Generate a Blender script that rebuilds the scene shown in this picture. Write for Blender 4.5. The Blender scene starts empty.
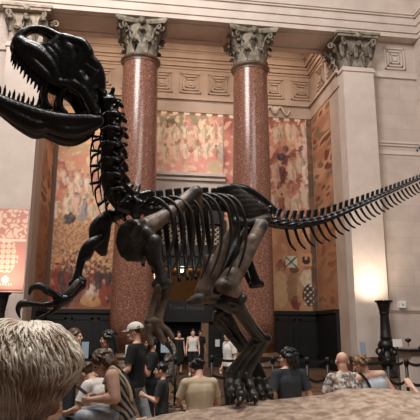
import bpy, bmesh, math, random
from mathutils import Vector, Matrix, noise
random.seed(7)
PI = math.pi
V = Vector
scene = bpy.context.scene
COL = scene.collection

# ------------------------------------------------------------------ camera
CX, CD, YAW, PIT, ROLL, FOC, SX, SY = -2.3892, 22.2848, .1407, .2145, .0035, 534.04, 2.355, 4.84
CAM = V((CX, -CD, 1.7))
_cy, _sy, _cp, _sp = math.cos(YAW), math.sin(YAW), math.cos(PIT), math.sin(PIT)
CF = V((_sy*_cp, _cy*_cp, _sp))
_R = V((_cy, -_sy, 0)); _U = _R.cross(CF)
CR = _R*math.cos(ROLL) + _U*math.sin(ROLL)
CU = -_R*math.sin(ROLL) + _U*math.cos(ROLL)

def ray(x, y): return CF + CR*((x-210-SX)/FOC) - CU*((y-210-SY)/FOC)
def on_y(x, y, Y):
    r = ray(x, y); return CAM + r*((Y-CAM.y)/r.y)
def on_x(x, y, X):
    r = ray(x, y); return CAM + r*((X-CAM.x)/r.x)
def at(x, y, d): return CAM + ray(x, y)*d
def ground(x, d, z=0.0):
    p = at(x, 331, d); return V((p.x, p.y, z))

cd = bpy.data.cameras.new('camera')
cam = bpy.data.objects.new('camera', cd); COL.objects.link(cam)
m = Matrix((CR, CU, -CF)).transposed().to_4x4(); m.translation = CAM
cam.matrix_world = m
cd.sensor_width = 36; cd.lens = FOC/420*36
cd.shift_x = -SX/420; cd.shift_y = SY/420
cd.clip_start = .05; cd.clip_end = 200
scene.camera = cam

# ------------------------------------------------------------------ materials
def srgb(c):
    out = []
    for v in c:
        v = v/255
        out.append(v/12.92 if v <= .04045 else ((v+.055)/1.055)**2.4)
    return (*out, 1)

def mat(name, col, rough=.6, col2=None, scale=6, metal=0, bump=0, bump_scale=None, spec=.5, detail=4, lo=.35, hi=.65, coat=0):
    mt = bpy.data.materials.new(name); mt.use_nodes = True
    nt = mt.node_tree; b = nt.nodes['Principled BSDF']
    b.inputs['Roughness'].default_value = rough
    b.inputs['Metallic'].default_value = metal
    b.inputs['Specular IOR Level'].default_value = spec
    if coat: b.inputs['Coat Weight'].default_value = coat; b.inputs['Coat Roughness'].default_value = .15
    tc = nt.nodes.new('ShaderNodeTexCoord')
    n = nt.nodes.new('ShaderNodeTexNoise'); n.inputs['Scale'].default_value = scale; n.inputs['Detail'].default_value = detail
    nt.links.new(tc.outputs['Object'], n.inputs['Vector'])
    r = nt.nodes.new('ShaderNodeValToRGB')
    r.color_ramp.elements[0].position = lo; r.color_ramp.elements[1].position = hi
    c1 = srgb(col); c2 = srgb(col2) if col2 else tuple(min(1, v*.8) for v in c1[:3])+(1,)
    r.color_ramp.elements[0].color = c2; r.color_ramp.elements[1].color = c1
    nt.links.new(n.outputs['Fac'], r.inputs['Fac']); nt.links.new(r.outputs['Color'], b.inputs['Base Color'])
    if bump:
        n2 = nt.nodes.new('ShaderNodeTexNoise'); n2.inputs['Scale'].default_value = bump_scale or scale*4; n2.inputs['Detail'].default_value = 6
        nt.links.new(tc.outputs['Object'], n2.inputs['Vector'])
        bp = nt.nodes.new('ShaderNodeBump'); bp.inputs['Strength'].default_value = bump; bp.inputs['Distance'].default_value = .02
        nt.links.new(n2.outputs['Fac'], bp.inputs['Height']); nt.links.new(bp.outputs['Normal'], b.inputs['Normal'])
    return mt

def stone_blocks(name, col, col2, w=1.9, h=.72, axis='X'):
    mt = bpy.data.materials.new(name); mt.use_nodes = True
    nt = mt.node_tree; b = nt.nodes['Principled BSDF']; b.inputs['Roughness'].default_value = .75
    tc = nt.nodes.new('ShaderNodeTexCoord'); sp = nt.nodes.new('ShaderNodeSeparateXYZ'); cb = nt.nodes.new('ShaderNodeCombineXYZ')
    nt.links.new(tc.outputs['Object'], sp.inputs[0])
    nt.links.new(sp.outputs[axis], cb.inputs[0]); nt.links.new(sp.outputs['Z'], cb.inputs[1])
    br = nt.nodes.new('ShaderNodeTexBrick')
    br.inputs['Scale'].default_value = 1; br.inputs['Brick Width'].default_value = w; br.inputs['Row Height'].default_value = h
    br.inputs['Mortar Size'].default_value = .006; br.inputs['Mortar Smooth'].default_value = .3
    c1, c2 = srgb(col), srgb(col2)
    br.inputs['Color1'].default_value = c1; br.inputs['Color2'].default_value = c2
    br.inputs['Mortar'].default_value = tuple(v*.72 for v in c2[:3])+(1,)
    nt.links.new(cb.outputs[0], br.inputs['Vector'])
    n = nt.nodes.new('ShaderNodeTexNoise'); n.inputs['Scale'].default_value = 1.4; n.inputs['Detail'].default_value = 8
    nt.links.new(tc.outputs['Object'], n.inputs['Vector'])
    mx = nt.nodes.new('ShaderNodeMix'); mx.data_type = 'RGBA'; mx.blend_type = 'MULTIPLY'
    mx.inputs[0].default_value = .45
    nt.links.new(br.outputs['Color'], mx.inputs[6])
    rp = nt.nodes.new('ShaderNodeValToRGB'); rp.color_ramp.elements[0].position = .3; rp.color_ramp.elements[0].color = (.62, .6, .58, 1); rp.color_ramp.elements[1].position = .7
    nt.links.new(n.outputs['Fac'], rp.inputs['Fac']); nt.links.new(rp.outputs['Color'], mx.inputs[7])
    nt.links.new(mx.outputs[2], b.inputs['Base Color'])
    return mt

def granite():
    mt = bpy.data.materials.new('red_granite'); mt.use_nodes = True
    nt = mt.node_tree; b = nt.nodes['Principled BSDF']
    b.inputs['Roughness'].default_value = .22; b.inputs['Specular IOR Level'].default_value = .45
    tc = nt.nodes.new('ShaderNodeTexCoord')
    n = nt.nodes.new('ShaderNodeTexNoise'); n.inputs['Scale'].default_value = 17; n.inputs['Detail'].default_value = 6
    nt.links.new(tc.outputs['Object'], n.inputs['Vector'])
    r = nt.nodes.new('ShaderNodeValToRGB'); e = r.color_ramp.elements
    e[0].position = .3; e[0].color = srgb((88, 55, 43)); e[1].position = .58; e[1].color = srgb((134, 91, 75))
    x = e.new(.76); x.color = srgb((182, 140, 118))
    nt.links.new(n.outputs['Fac'], r.inputs['Fac']); nt.links.new(r.outputs['Color'], b.inputs['Base Color'])
    return mt

def painted(name, rough=.7):
    mt = bpy.data.materials.new(name); mt.use_nodes = True
    nt = mt.node_tree; b = nt.nodes['Principled BSDF']; b.inputs['Roughness'].default_value = rough
    a = nt.nodes.new('ShaderNodeVertexColor'); a.layer_name = 'paint'
    nt.links.new(a.outputs['Color'], b.inputs['Base Color'])
    return mt

def emit(name, col, s):
    mt = bpy.data.materials.new(name); mt.use_nodes = True
    nt = mt.node_tree; b = nt.nodes['Principled BSDF']
    b.inputs['Emission Color'].default_value = srgb(col); b.inputs['Emission Strength'].default_value = s
    return mt

def print_fabric(name, cols, scale, rough=.8):
    mt = bpy.data.materials.new(name); mt.use_nodes = True
    nt = mt.node_tree; b = nt.nodes['Principled BSDF']; b.inputs['Roughness'].default_value = rough
    tc = nt.nodes.new('ShaderNodeTexCoord'); v = nt.nodes.new('ShaderNodeTexVoronoi'); v.inputs['Scale'].default_value = scale
    nt.links.new(tc.outputs['Object'], v.inputs['Vector'])
    r = nt.nodes.new('ShaderNodeValToRGB'); r.color_ramp.interpolation = 'CONSTANT'
    sp = nt.nodes.new('ShaderNodeSeparateColor'); nt.links.new(v.outputs['Color'], sp.inputs[0])
    e = r.color_ramp.elements
    for i, c in enumerate(cols):
        if i == 0: e[0].position = 0; el = e[0]
        elif i == len(cols)-1: el = e[len(e)-1]; el.position = i/len(cols)
        else: el = e.new(i/len(cols))
        el.color = srgb(c)
    nt.links.new(sp.outputs[0], r.inputs['Fac']); nt.links.new(r.outputs['Color'], b.inputs['Base Color'])
    return mt

def stripes(name, c1, c2, scale, axis='Z', dist=1.5):
    mt = bpy.data.materials.new(name); mt.use_nodes = True
    nt = mt.node_tree; b = nt.nodes['Principled BSDF']; b.inputs['Roughness'].default_value = .8
    tc = nt.nodes.new('ShaderNodeTexCoord'); w = nt.nodes.new('ShaderNodeTexWave')
    w.bands_direction = axis; w.inputs['Scale'].default_value = scale; w.inputs['Distortion'].default_value = dist
    nt.links.new(tc.outputs['Object'], w.inputs['Vector'])
    r = nt.nodes.new('ShaderNodeValToRGB'); r.color_ramp.interpolation = 'CONSTANT'
    r.color_ramp.elements[0].color = srgb(c1); r.color_ramp.elements[1].color = srgb(c2); r.color_ramp.elements[1].position = .5
    nt.links.new(w.outputs['Fac'], r.inputs['Fac']); nt.links.new(r.outputs['Color'], b.inputs['Base Color'])
    return mt

M = {}
M['stone'] = stone_blocks('limestone_blocks', (200, 184, 173), (190, 174, 163))
M['stone_y'] = stone_blocks('limestone_blocks_side', (200, 184, 173), (190, 174, 163), axis='Y')
M['plain'] = mat('limestone_plain', (204, 189, 178), .75, (192, 176, 165), 1.2)
M['lamp_warm_stone'] = mat('lamp_warm_limestone', (186, 163, 146), .75, (172, 149, 132), 1.0)  # limestone with the warm lamplight of the recess mixed into its colour
M['granite'] = granite()
M['capital'] = mat('weathered_capital_stone', (150, 137, 120), .7, (96, 88, 76), 5)
M['pale_capital'] = mat('pale_capital_stone', (182, 164, 146), .7, (128, 114, 100), 5)
M['base'] = mat('brown_marble', (112, 84, 66), .4, (78, 58, 46), 4)
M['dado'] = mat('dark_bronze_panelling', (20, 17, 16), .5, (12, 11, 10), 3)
M['bronze'] = mat('dark_bronze', (40, 34, 30), .4, (22, 19, 17), 8, metal=.4)
M['lattice'] = mat('pale_lattice_metal', (180, 160, 140), .6, (150, 132, 115), 8)
M['brownwall'] = mat('brown_plaster', (150, 112, 76), .7, (132, 98, 66), 2)
M['black'] = mat('black_paint', (16, 15, 15), .5, (10, 10, 10), 5)
M['wood'] = mat('light_brown_wood', (134, 104, 80), .5, (112, 86, 66), 5)
M['paint'] = painted('mural_paint')
M['rock'] = mat('sculpted_sandy_rock', (196, 172, 152), .9, (138, 114, 97), 9, bump=1.0, bump_scale=30, detail=10)
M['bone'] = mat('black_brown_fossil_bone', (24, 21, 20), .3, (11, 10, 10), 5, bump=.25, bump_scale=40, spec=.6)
M['bone_lit'] = mat('lit_fossil_bone', (136, 117, 102), .45, (62, 53, 47), 5, bump=.3, bump_scale=34, spec=.5, lo=.38, hi=.6)  # same dark bone, with the light falling on it painted into the colour
M['bone_half_lit'] = mat('half_lit_fossil_bone', (66, 58, 52), .4, (24, 21, 20), 6, bump=.25, bump_scale=36, spec=.6)  # same dark bone again, fainter highlights blended into the colour
M['tooth'] = mat('black_fossil_tooth', (24, 21, 20), .3, (12, 11, 10), 8)
M['skin'] = mat('skin_light', (224, 180, 158), .55, (210, 162, 140), 12)
M['skin_tan'] = mat('skin_tan', (176, 126, 100), .55, (160, 110, 86), 12)
M['eye'] = mat('eye_dark', (30, 22, 18), .2)
M['lip'] = mat('lip', (160, 96, 86), .5)
M['hair_black'] = mat('hair_black', (22, 18, 17), .45, (10, 9, 9), 30)
M['hair_brown'] = mat('hair_brown', (104, 76, 56), .5, (58, 41, 31), 30)
M['hair_lightbrown'] = mat('hair_light_brown', (152, 122, 94), .5, (104, 80, 60), 30)
M['hair_blond'] = mat('hair_blond', (246, 234, 218), .5, (184, 158, 132), 15, lo=.35, hi=.6)
M['t_black'] = mat('black_cotton', (22, 22, 24), .9, (14, 14, 16), 8)
M['t_char'] = mat('charcoal_cotton', (58, 62, 66), .9, (44, 48, 52), 6)
M['t_grey'] = mat('grey_cotton', (116, 112, 110), .9, (92, 88, 86), 14)
M['t_beige'] = mat('beige_cotton', (198, 178, 150), .9, (182, 162, 134), 5)
M['t_white'] = mat('white_cotton', (222, 216, 210), .9, (204, 198, 192), 6)
M['t_pale'] = mat('pale_blue_cotton', (196, 202, 208), .9, (176, 184, 192), 6)
M['t_red'] = mat('dark_red_cotton', (120, 62, 50), .9)
M['jeans'] = mat('washed_denim', (182, 186, 190), .9, (118, 124, 132), 7)
M['jeans_dark'] = mat('dark_denim', (58, 62, 72), .9, (42, 46, 54), 7)
M['floral'] = print_fabric('floral_print', [(206, 198, 188), (132, 118, 112), (226, 218, 208), (168, 142, 112), (196, 190, 186), (110, 102, 104)], 27)
M['patterned'] = print_fabric('grey_print', [(96, 92, 88), (60, 58, 56), (120, 114, 108)], 26)
M['tank'] = stripes('striped_knit', (30, 28, 28), (150, 136, 122), 6, 'DIAGONAL', 3)
M['cap'] = mat('pale_cap_cloth', (206, 200, 190), .85, (190, 184, 174), 6)
M['paper'] = mat('white_paper', (232, 228, 222), .8, (224, 220, 214), 4)
M['bluepanel'] = mat('pale_blue_board', (156, 172, 184), .6, (144, 162, 174), 3)
M['floor'] = None
M['chrome'] = mat('brushed_steel', (150, 145, 140), .35, metal=.8)
M['frame_black'] = M['black']

def floor_mat():
    mt = bpy.data.materials.new('brown_marble_floor'); mt.use_nodes = True
    nt = mt.node_tree; b = nt.nodes['Principled BSDF']; b.inputs['Roughness'].default_value = .35
    tc = nt.nodes.new('ShaderNodeTexCoord')
    ck = nt.nodes.new('ShaderNodeTexBrick'); ck.inputs['Scale'].default_value = 1
    ck.inputs['Brick Width'].default_value = 3.2; ck.inputs['Row Height'].default_value = 1.1; ck.offset = .5
    ck.inputs['Color1'].default_value = srgb((112, 84, 65)); ck.inputs['Color2'].default_value = srgb((88, 66, 50))
    ck.inputs['Mortar'].default_value = srgb((52, 38, 30)); ck.inputs['Mortar Size'].default_value = .09
    nt.links.new(tc.outputs['Object'], ck.inputs['Vector']); nt.links.new(ck.outputs['Color'], b.inputs['Base Color'])
    return mt
M['floor'] = floor_mat()

# ------------------------------------------------------------------ object helpers
def mesh_from_bm(bm, name, smooth=False):
    me = bpy.data.meshes.new(name); bm.normal_update(); bm.to_mesh(me); bm.free()
    if smooth:
        for p in me.polygons: p.use_smooth = True
    return me

def obj(name, data, mt=None, parent=None, smooth=False):
    """links ONE mesh object; vertices are given in world space and re-based on the root thing"""
    me = mesh_from_bm(data, name, smooth) if isinstance(data, bmesh.types.BMesh) else data
    if mt: me.materials.clear(); me.materials.append(mt)
    o = bpy.data.objects.new(name, me); COL.objects.link(o)
    if parent:
        root = parent
        off = V((0, 0, 0)); q = parent
        while q is not None:
            off += q.location; q = q.parent
        me.transform(Matrix.Translation(-off))
        o.parent = parent
    return o

def tag(o, label=None, cat=None, group=None, kind=None):
    if label: o['label'] = label
    if cat: o['category'] = cat
    if group: o['group'] = group
    if kind: o['kind'] = kind
    return o

def thing(name, loc, label, cat, group=None):
    o = bpy.data.objects.new(name, None); COL.objects.link(o); o.location = loc; o.empty_display_size = .1
    return tag(o, label, cat, group, 'thing')

def struct(name, bm, mt, parent=None, smooth=False):
    o = obj(name, bm, mt, parent, smooth)
    if parent is None: o['kind'] = 'structure'
    return o

def box(bm, x0, x1, y0, y1, z0, z1):
    vs = [bm.verts.new((x, y, z)) for z in (z0, z1) for y in (y0, y1) for x in (x0, x1)]
    for f in ((0, 2, 3, 1), (4, 5, 7, 6), (0, 1, 5, 4), (2, 6, 7, 3), (0, 4, 6, 2), (1, 3, 7, 5)):
        bm.faces.new([vs[i] for i in f])
    return vs

def boxes(*bs):
    bm = bmesh.new()
    for b in bs: box(bm, *b)
    return bm

def lathe(bm, prof, c=(0, 0, 0), n=32):
    """prof: list of (r, z)"""
    rings = []
    for r, z in prof:
        if r < 1e-4: rings.append([bm.verts.new((c[0], c[1], c[2]+z))])
        else: rings.append([bm.verts.new((c[0]+r*math.cos(2*PI*i/n), c[1]+r*math.sin(2*PI*i/n), c[2]+z)) for i in range(n)])
    for a, b in zip(rings, rings[1:]):
        for i in range(n):
            j = (i+1) % n
            if len(a) == 1 and len(b) == 1: continue
            if len(a) == 1: bm.faces.new((a[0], b[j], b[i])) if False else bm.faces.new((a[0], b[i], b[j]))
            elif len(b) == 1: bm.faces.new((a[i], a[j], b[0]))
            else: bm.faces.new((a[i], a[j], b[j], b[i]))
    bmesh.ops.recalc_face_normals(bm, faces=bm.faces)
    return bm

def capsule(bm, p0, p1, r0, r1, n=10):
    p0, p1 = V(p0), V(p1); ax = p1-p0
    L = ax.length
    if L < 1e-5: ax = V((0, 0, 1)); p1 = p0+ax*1e-4
    ax.normalize()
    t = ax.orthogonal().normalized(); b = ax.cross(t)
    rings = []
    def ring(c, r): rings.append([bm.verts.new(c + (t*math.cos(2*PI*i/n) + b*math.sin(2*PI*i/n))*r) for i in range(n)])
    v0 = bm.verts.new(p0-ax*r0)
    for a in (-60, -30, 0): ring(p0+ax*r0*math.sin(math.radians(a)), r0*math.cos(math.radians(a)))
    for a in (0, 30, 60): ring(p1+ax*r1*math.sin(math.radians(a)), r1*math.cos(math.radians(a)))
    v1 = bm.verts.new(p1+ax*r1)
    for i in range(n):
        j = (i+1) % n
        bm.faces.new((v0, rings[0][j], rings[0][i])); bm.faces.new((v1, rings[-1][i], rings[-1][j]))
        for a, c in zip(rings, rings[1:]): bm.faces.new((a[i], a[j], c[j], c[i]))

def ellipsoid(bm, c, rx, ry, rz, mtx=None, n=14):
    g = bmesh.ops.create_uvsphere(bm, u_segments=n, v_segments=n//2+1, radius=1)
    mm = Matrix.Diagonal((rx, ry, rz, 1))
    if mtx: mm = mtx @ mm
    mm = Matrix.Translation(c) @ mm
    bmesh.ops.transform(bm, matrix=mm, verts=g['verts'])

def remesh(bm, voxel, smooth=4, name='tmp'):
    """fuses overlapping closed shapes into one continuous surface"""
    me = mesh_from_bm(bm, name)
    o = bpy.data.objects.new(name, me); COL.objects.link(o)
    md = o.modifiers.new('r', 'REMESH'); md.mode = 'VOXEL'; md.voxel_size = voxel; md.adaptivity = 0; md.use_smooth_shade = True
    if smooth:
        s = o.modifiers.new('s', 'SMOOTH'); s.factor = .5; s.iterations = smooth
    dg = bpy.context.evaluated_depsgraph_get()
    out = bpy.data.meshes.new_from_object(o.evaluated_get(dg))
    bpy.data.objects.remove(o); bpy.data.meshes.remove(me)
    for p in out.polygons: p.use_smooth = True
    out.name = name
    return out

def tube_chain(bm, pts, n=10):
    """pts: list of (Vector, r)"""
    for (a, ra), (b, rb) in zip(pts, pts[1:]): capsule(bm, a, b, ra, rb, n)

def sweep(bm, pts, n=7, flat=1.0, up=None):
    """smooth tapered tube through pts [(Vector, r)], catmull-rom resampled"""
    P = []
    k = len(pts)
    for i in range(k-1):
        p0, p1, p2, p3 = [pts[max(0, min(k-1, i+q))] for q in (-1, 0, 1, 2)]
        for s in range(4):
            t = s/4
            P.append((cr(p0[0], p1[0], p2[0], p3[0], t), p1[1]+(p2[1]-p1[1])*t))
    P.append(pts[-1])
    rings = []
    prev = None
    for i, (p, r) in enumerate(P):
        tg = (P[min(i+1, len(P)-1)][0]-P[max(i-1, 0)][0]).normalized()
        a = (prev - tg*prev.dot(tg)) if prev else (up or tg.orthogonal())
        a = (a - tg*a.dot(tg)).normalized(); prev = a
        b = tg.cross(a)
        rings.append([bm.verts.new(p + (a*math.cos(2*PI*q/n)*flat + b*math.sin(2*PI*q/n))*r) for q in range(n)])
    for a, b in zip(rings, rings[1:]):
        for i in range(n):
            j = (i+1) % n; bm.faces.new((a[i], a[j], b[j], b[i]))
    bm.faces.new(rings[0][::-1]); bm.faces.new(rings[-1])

def cr(p0, p1, p2, p3, t):
    return .5*((2*p1)+(p2-p0)*t+(2*p0-5*p1+4*p2-p3)*t*t+(3*p1-p0-3*p2+p3)*t**3)

def copy_tree(o, parent=None):
    c = o.copy(); COL.objects.link(c); c.parent = parent
    for ch in list(o.children): copy_tree(ch, c)
    return c

# ================================================================== ARCHITECTURE
S = 5.0268                       # column spacing
XI = 6.604                       # inner face of the side piers
XO = 8.063                       # outer face of the side piers
BK = 3.59                        # back wall of the recess
YF = -1.0                        # front face of the piers
XR = 10.36                       # side walls of the hall

struct('floor', boxes((-14, 14, -26, 12, -.2, 0)), M['floor'])

# back wall, with the portal opening
PX0, PX1, PZ = -1.75, 1.95, 4.75
ZL = 9.10                        # ledge under the middle mural
bw = boxes((-XI-.4, PX0, BK, BK+.5, 0, 18.2), (PX1, XI+.4, BK, BK+.5, 0, 18.2), (PX0, PX1, BK, BK+.5, 6.95, 18.2),
           (PX0, PX1, BK, BK+.5, PZ, 5.4))
struct('wall_back', bw, M['lamp_warm_stone'])
# side returns and piers, side bays, hall side walls
struct('wall_return_left', boxes((-XI-.5, -XI, -.3, BK, 0, 18.2)), M['lamp_warm_stone'])
struct('wall_return_right', boxes((XI, XI+.5, -.3, BK, 0, 18.2)), M['lamp_warm_stone'])
struct('wall_bay_left', boxes((-XR, -XO, -.6, 0, 0, 16), (-XO, -XI-.5, -.3, 0, 0, 16)), M['stone'])
struct('wall_bay_right', boxes((XO, XR, -.6, 0, 0, 16), (XI+.5, XO, -.3, 0, 0, 16)), M['stone'])
struct('wall_left', boxes((-XR-.5, -XR, -14, 0, 0, 22)), M['stone_y'])
struct('wall_right', boxes((XR, XR+.5, -14, 0, 0, 22)), M['stone_y'])
struct('ceiling_recess', boxes((-XI-.5, XI+.5, -.9, BK+.5, 18.2, 18.5)), M['lamp_warm_stone'])
struct('wall_front_upper', boxes((-XR, XR, -.95, .9, 16.0, 22)), M['plain'])

def moulding(name, x0, x1, y, prof, mt, x_ret=True):
    """prof: list of (out, z0, z1); bands projecting toward -Y from plane y"""
    return struct(name, boxes(*[(x0, x1, y-o, y+.1, a, b) for o, a, b in prof]), mt)

# front entablature: three fascias, crown moulding, frieze, cornice
ZA = 15.17
prof = [(-.0, ZA, ZA+.20), (-.06, ZA+.2, ZA+.25), (.02, ZA+.25, ZA+.62), (.08, ZA+.62, ZA+.98), (.16, ZA+.98, ZA+1.07), (.22, ZA+1.07, ZA+1.2), (.02, ZA+1.2, 17.35), (.18, 17.35, 17.55), (.42, 17.55, 17.75), (.75, 17.75, 18.2)]
e = bmesh.new()
for o, a, b in prof: box(e, -XR, XR, -1.1-o, 1.0, a, b)
struct('trim_1', e, M['plain'])
soff = bmesh.new()
for x0, x1 in ((-XI+.1, -S/2-1.1), (-S/2+1.1, S/2-1.1), (S/2+1.1, XI-.1)):
    for a, b, c_, d_ in ((x0, x1, -.75, -.62), (x0, x1, .55, .68), (x0, x0+.13, -.62, .55), (x1-.13, x1, -.62, .55)):
        box(soff, a, b, c_, d_, ZA-.05, ZA+.05)
struct('trim_2', soff, M['plain'])
# hall side walls carry the same entablature
for k, (xa, sgn) in enumerate(((XR, -1), (-XR, 1))):
    e = bmesh.new()
    for o, a, b in prof:
        x1 = xa+sgn*(.05+o)
        box(e, min(xa, x1), max(xa, x1), -14, -1.0, a, b)
    struct('trim_%d' % (3+k), e, M['plain'])

# recess entablature on back wall and both returns
rp = [(.06, 12.78, 13.45), (.16, 13.45, 13.6), (.05, 15.2, 15.32), (.14, 15.32, 15.55), (.22, 15.55, 15.68), (.34, 15.68, 15.98), (.4, 15.98, 16.05), (.5, 16.05, 16.4), (.62, 16.4, 16.75), (.75, 16.75, 17.2)]
e = bmesh.new()
for o, a, b in rp: box(e, -XI, XI, BK-o, BK+.05, a, b)
struct('trim_5', e, M['lamp_warm_stone'])
for k, sgn in enumerate((-1, 1)):
    e = bmesh.new()
    for o, a, b in rp:
        xs = sorted((sgn*(XI-o), sgn*(XI+.05)))
        box(e, xs[0], xs[1], 1.0 if a > 15 else -.5, BK, a, b)
    struct('trim_%d' % (6+k), e, M['lamp_warm_stone'])

def key_panel(bm, c, ux, w, h, out):
    """concentric raised squares: centre c, horizontal axis ux, projecting along out"""
    for i, f in enumerate((1, .72, .44)):
        for (a0, a1, b0, b1) in ((-f, f, f-.1, f), (-f, f, -f, -f+.1), (-f, -f+.1, -f, f), (f-.1, f, -f, f)):
            vs = []
            for o in (0, .06):
                for (a, b) in ((a0, b0), (a1, b0), (a1, b1), (a0, b1)):
                    vs.append(bm.verts.new(c + ux*(a*w/2) + V((0, 0, b*h/2)) + out*o))
            for fc in ((0, 1, 2, 3), (4, 5, 6, 7), (0, 1, 5, 4), (1, 2, 6, 5), (2, 3, 7, 6), (3, 0, 4, 7)): bm.faces.new([vs[q] for q in fc])
    vs = [bm.verts.new(c + ux*(a*w*.1) + V((0, 0, b*h*.1)) + out*.05) for a, b in ((-1, -1), (1, -1), (1, 1), (-1, 1))]
    bm.faces.new(vs)
    bmesh.ops.recalc_face_normals(bm, faces=bm.faces)

kp = bmesh.new()
for i in range(-4, 5): key_panel(kp, V((.09+i*1.5, BK, 14.42)), V((1, 0, 0)), 1.12, 1.12, V((0, -1, 0)))
struct('trim_8', kp, M['lamp_warm_stone'])
kp = bmesh.new()
for sgn in (-1, 1):
    for y in (1.9, .4): key_panel(kp, V((sgn*XI, y, 14.42)), V((0, 1, 0)), 1.12, 1.12, V((-sgn, 0, 0)))
struct('trim_9', kp, M['lamp_warm_stone'])
kp = bmesh.new()
for sgn in (-1, 1): key_panel(kp, V((sgn*9.35, -.6, 14.3)), V((1, 0, 0)), 1.0, 1.1, V((0, -1, 0)))
struct('trim_10', kp, M['plain'])
# string courses in the side bays
for k, sgn in enumerate((-1, 1)):
    e = bmesh.new()
    xs = sorted((sgn*(XO-.02), sgn*XR))
    for o, a, b in ((.1, 13.3, 13.42), (.05, 13.42, 13.6), (.06, 9.95, 10.06), (.12, 10.06, 10.16), (.05, 9.55, 9.72), (.09, 2.58, 2.74), (.04, 2.5, 2.58)):
        box(e, xs[0], xs[1], -.6-o, -.55, a, b)
    struct('trim_%d' % (11+k), e, M['plain'])

# dado of dark panelling below the murals
ZD = 2.68
for nm, x0, x1 in (('baseboard_back_left', -XI, PX0-.05), ('baseboard_back_right', PX1+.05, XI)):
    d = boxes((x0, x1, BK-.16, BK, 0, ZD-.18), (x0, x1, BK-.26, BK, ZD-.18, ZD), (x0, x1, BK-.24, BK, 0, .35))
    n = 4
    for i in range(n):
        a = x0+(x1-x0)*(i+.08)/n; b = x0+(x1-x0)*(i+.92)/n
        for q in ((a, b, BK-.2, BK-.16, .5, .6), (a, b, BK-.2, BK-.16, 2.2, 2.3), (a, a+.1, BK-.2, BK-.16, .5, 2.3), (b-.1, b, BK-.2, BK-.16, .5, 2.3)): box(d, *q)
    struct(nm, d, M['dado'])
for nm, sgn in (('baseboard_left', -1), ('baseboard_right', 1)):
    a, b = sorted((sgn*XI, sgn*(XI-.16))); c_, d_ = sorted((sgn*XI, sgn*(XI-.24)))
    struct(nm, boxes((a, b, .8, BK-.26, 0, ZD-.18), (c_, d_, .8, BK-.26, ZD-.18, ZD)), M['dado'])

# ledge under the middle mural and portal
struct('trim_13', boxes((-1.7, 1.9, BK-.16, BK, 9.42, 9.52), (-1.7, 1.9, BK-.36, BK, 9.3, 9.42), (-1.7, 1.9, BK-.14, BK, 9.2, 9.3), (-1.7, 1.9, BK-.26, BK, 9.08, 9.2), (-1.7, 1.9, BK-.1, BK, 8.2, 9.08)), M['plain'])
struct('trim_14', boxes((PX0, PX1, BK-.3, BK, PZ, PZ+.28), (PX0, PX1, BK-.2, BK, PZ+.28, 5.25), (PX0, PX1, BK-.34, BK, 5.25, 5.42), (PX0, PX1, BK-.2, BK, 6.9, 7.1), (PX0, PX0+.25, BK-.2, BK, 0, 6.9), (PX1-.25, PX1, BK-.2, BK, 0, 6.9), (PX0+.1, PX1-.1, BK-.12, BK, 7.1, 8.15)), M['dado'])

# lattice window over the portal
wn = bpy.data.objects.new('window_1', None); COL.objects.link(wn); wn['kind'] = 'structure'
lat = bmesh.new()
step = .23
def bar(bm, a, b, r, n=4): capsule(bm, a, b, r, r, n)
x0, x1, z0, z1 = PX0+.25, PX1-.25, 5.42, 6.9
k = x0-(z1-z0)
while k < x1:
    for s_ in (1, -1):
        pts = []
        for t in (0, 1):
            x = k + (z1-z0)*t; z = z0+(z1-z0)*t if s_ > 0 else z1-(z1-z0)*t
            pts.append((x, z))
        (xa, za), (xb, zb) = pts
        if xa < x0: za += (zb-za)*(x0-xa)/(xb-xa); xa = x0
        if xb > x1: zb = za+(zb-za)*(x1-xa)/(xb-xa); xb = x1
        if xb > xa: bar(lat, V((xa, BK+.02, za)), V((xb, BK+.02, zb)), .042)
    k += step
obj('lattice', lat, M['lattice'], wn)
fr = boxes((x0, x1, BK-.06, BK+.08, 5.42, 5.85), (x0, x1, BK-.03, BK+.08, 6.82, 6.9), (x0, x0+.08, BK-.03, BK+.08, 5.42, 6.9), (x1-.08, x1, BK-.03, BK+.08, 5.42, 6.9), (.02, .12, BK-.03, BK+.08, 5.42, 6.9))
obj('window_frame', fr, M['bronze'], wn)
bk_ = boxes((PX0, PX1, BK+.3, BK+.34, 5.3, 7.0))
obj('pane', bk_, M['base'], wn)

# passage behind the portal
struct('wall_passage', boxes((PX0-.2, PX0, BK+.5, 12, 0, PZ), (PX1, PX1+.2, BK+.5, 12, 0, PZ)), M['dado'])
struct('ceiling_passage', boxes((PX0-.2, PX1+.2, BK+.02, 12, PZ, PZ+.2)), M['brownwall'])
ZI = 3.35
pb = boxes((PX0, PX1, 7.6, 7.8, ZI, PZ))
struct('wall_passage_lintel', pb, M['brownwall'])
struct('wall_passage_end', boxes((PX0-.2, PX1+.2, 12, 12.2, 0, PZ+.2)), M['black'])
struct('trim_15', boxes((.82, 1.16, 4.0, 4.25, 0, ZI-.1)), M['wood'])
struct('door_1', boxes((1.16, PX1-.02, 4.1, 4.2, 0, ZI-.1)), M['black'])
# ceiling lamp in the passage
cl = thing('ceiling_lamp', on_y(182, 268, 4.6)*1 if False else V((-.12, 4.35, PZ)), 'glowing white dome lamp on the brown ceiling of the portal', 'lamp')
b_ = bmesh.new(); lathe(b_, [(.27, 0), (.27, -.04), (.22, -.05), (0, -.05)], cl.location); obj('base', b_, M['bronze'], cl, True)
b_ = bmesh.new(); lathe(b_, [(.22, -.05), (.21, -.1), (.15, -.16), (0, -.19)], cl.location); obj('lamp_shade', b_, emit('lamp_glass', (255, 225, 180), 9), cl, True)

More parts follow.
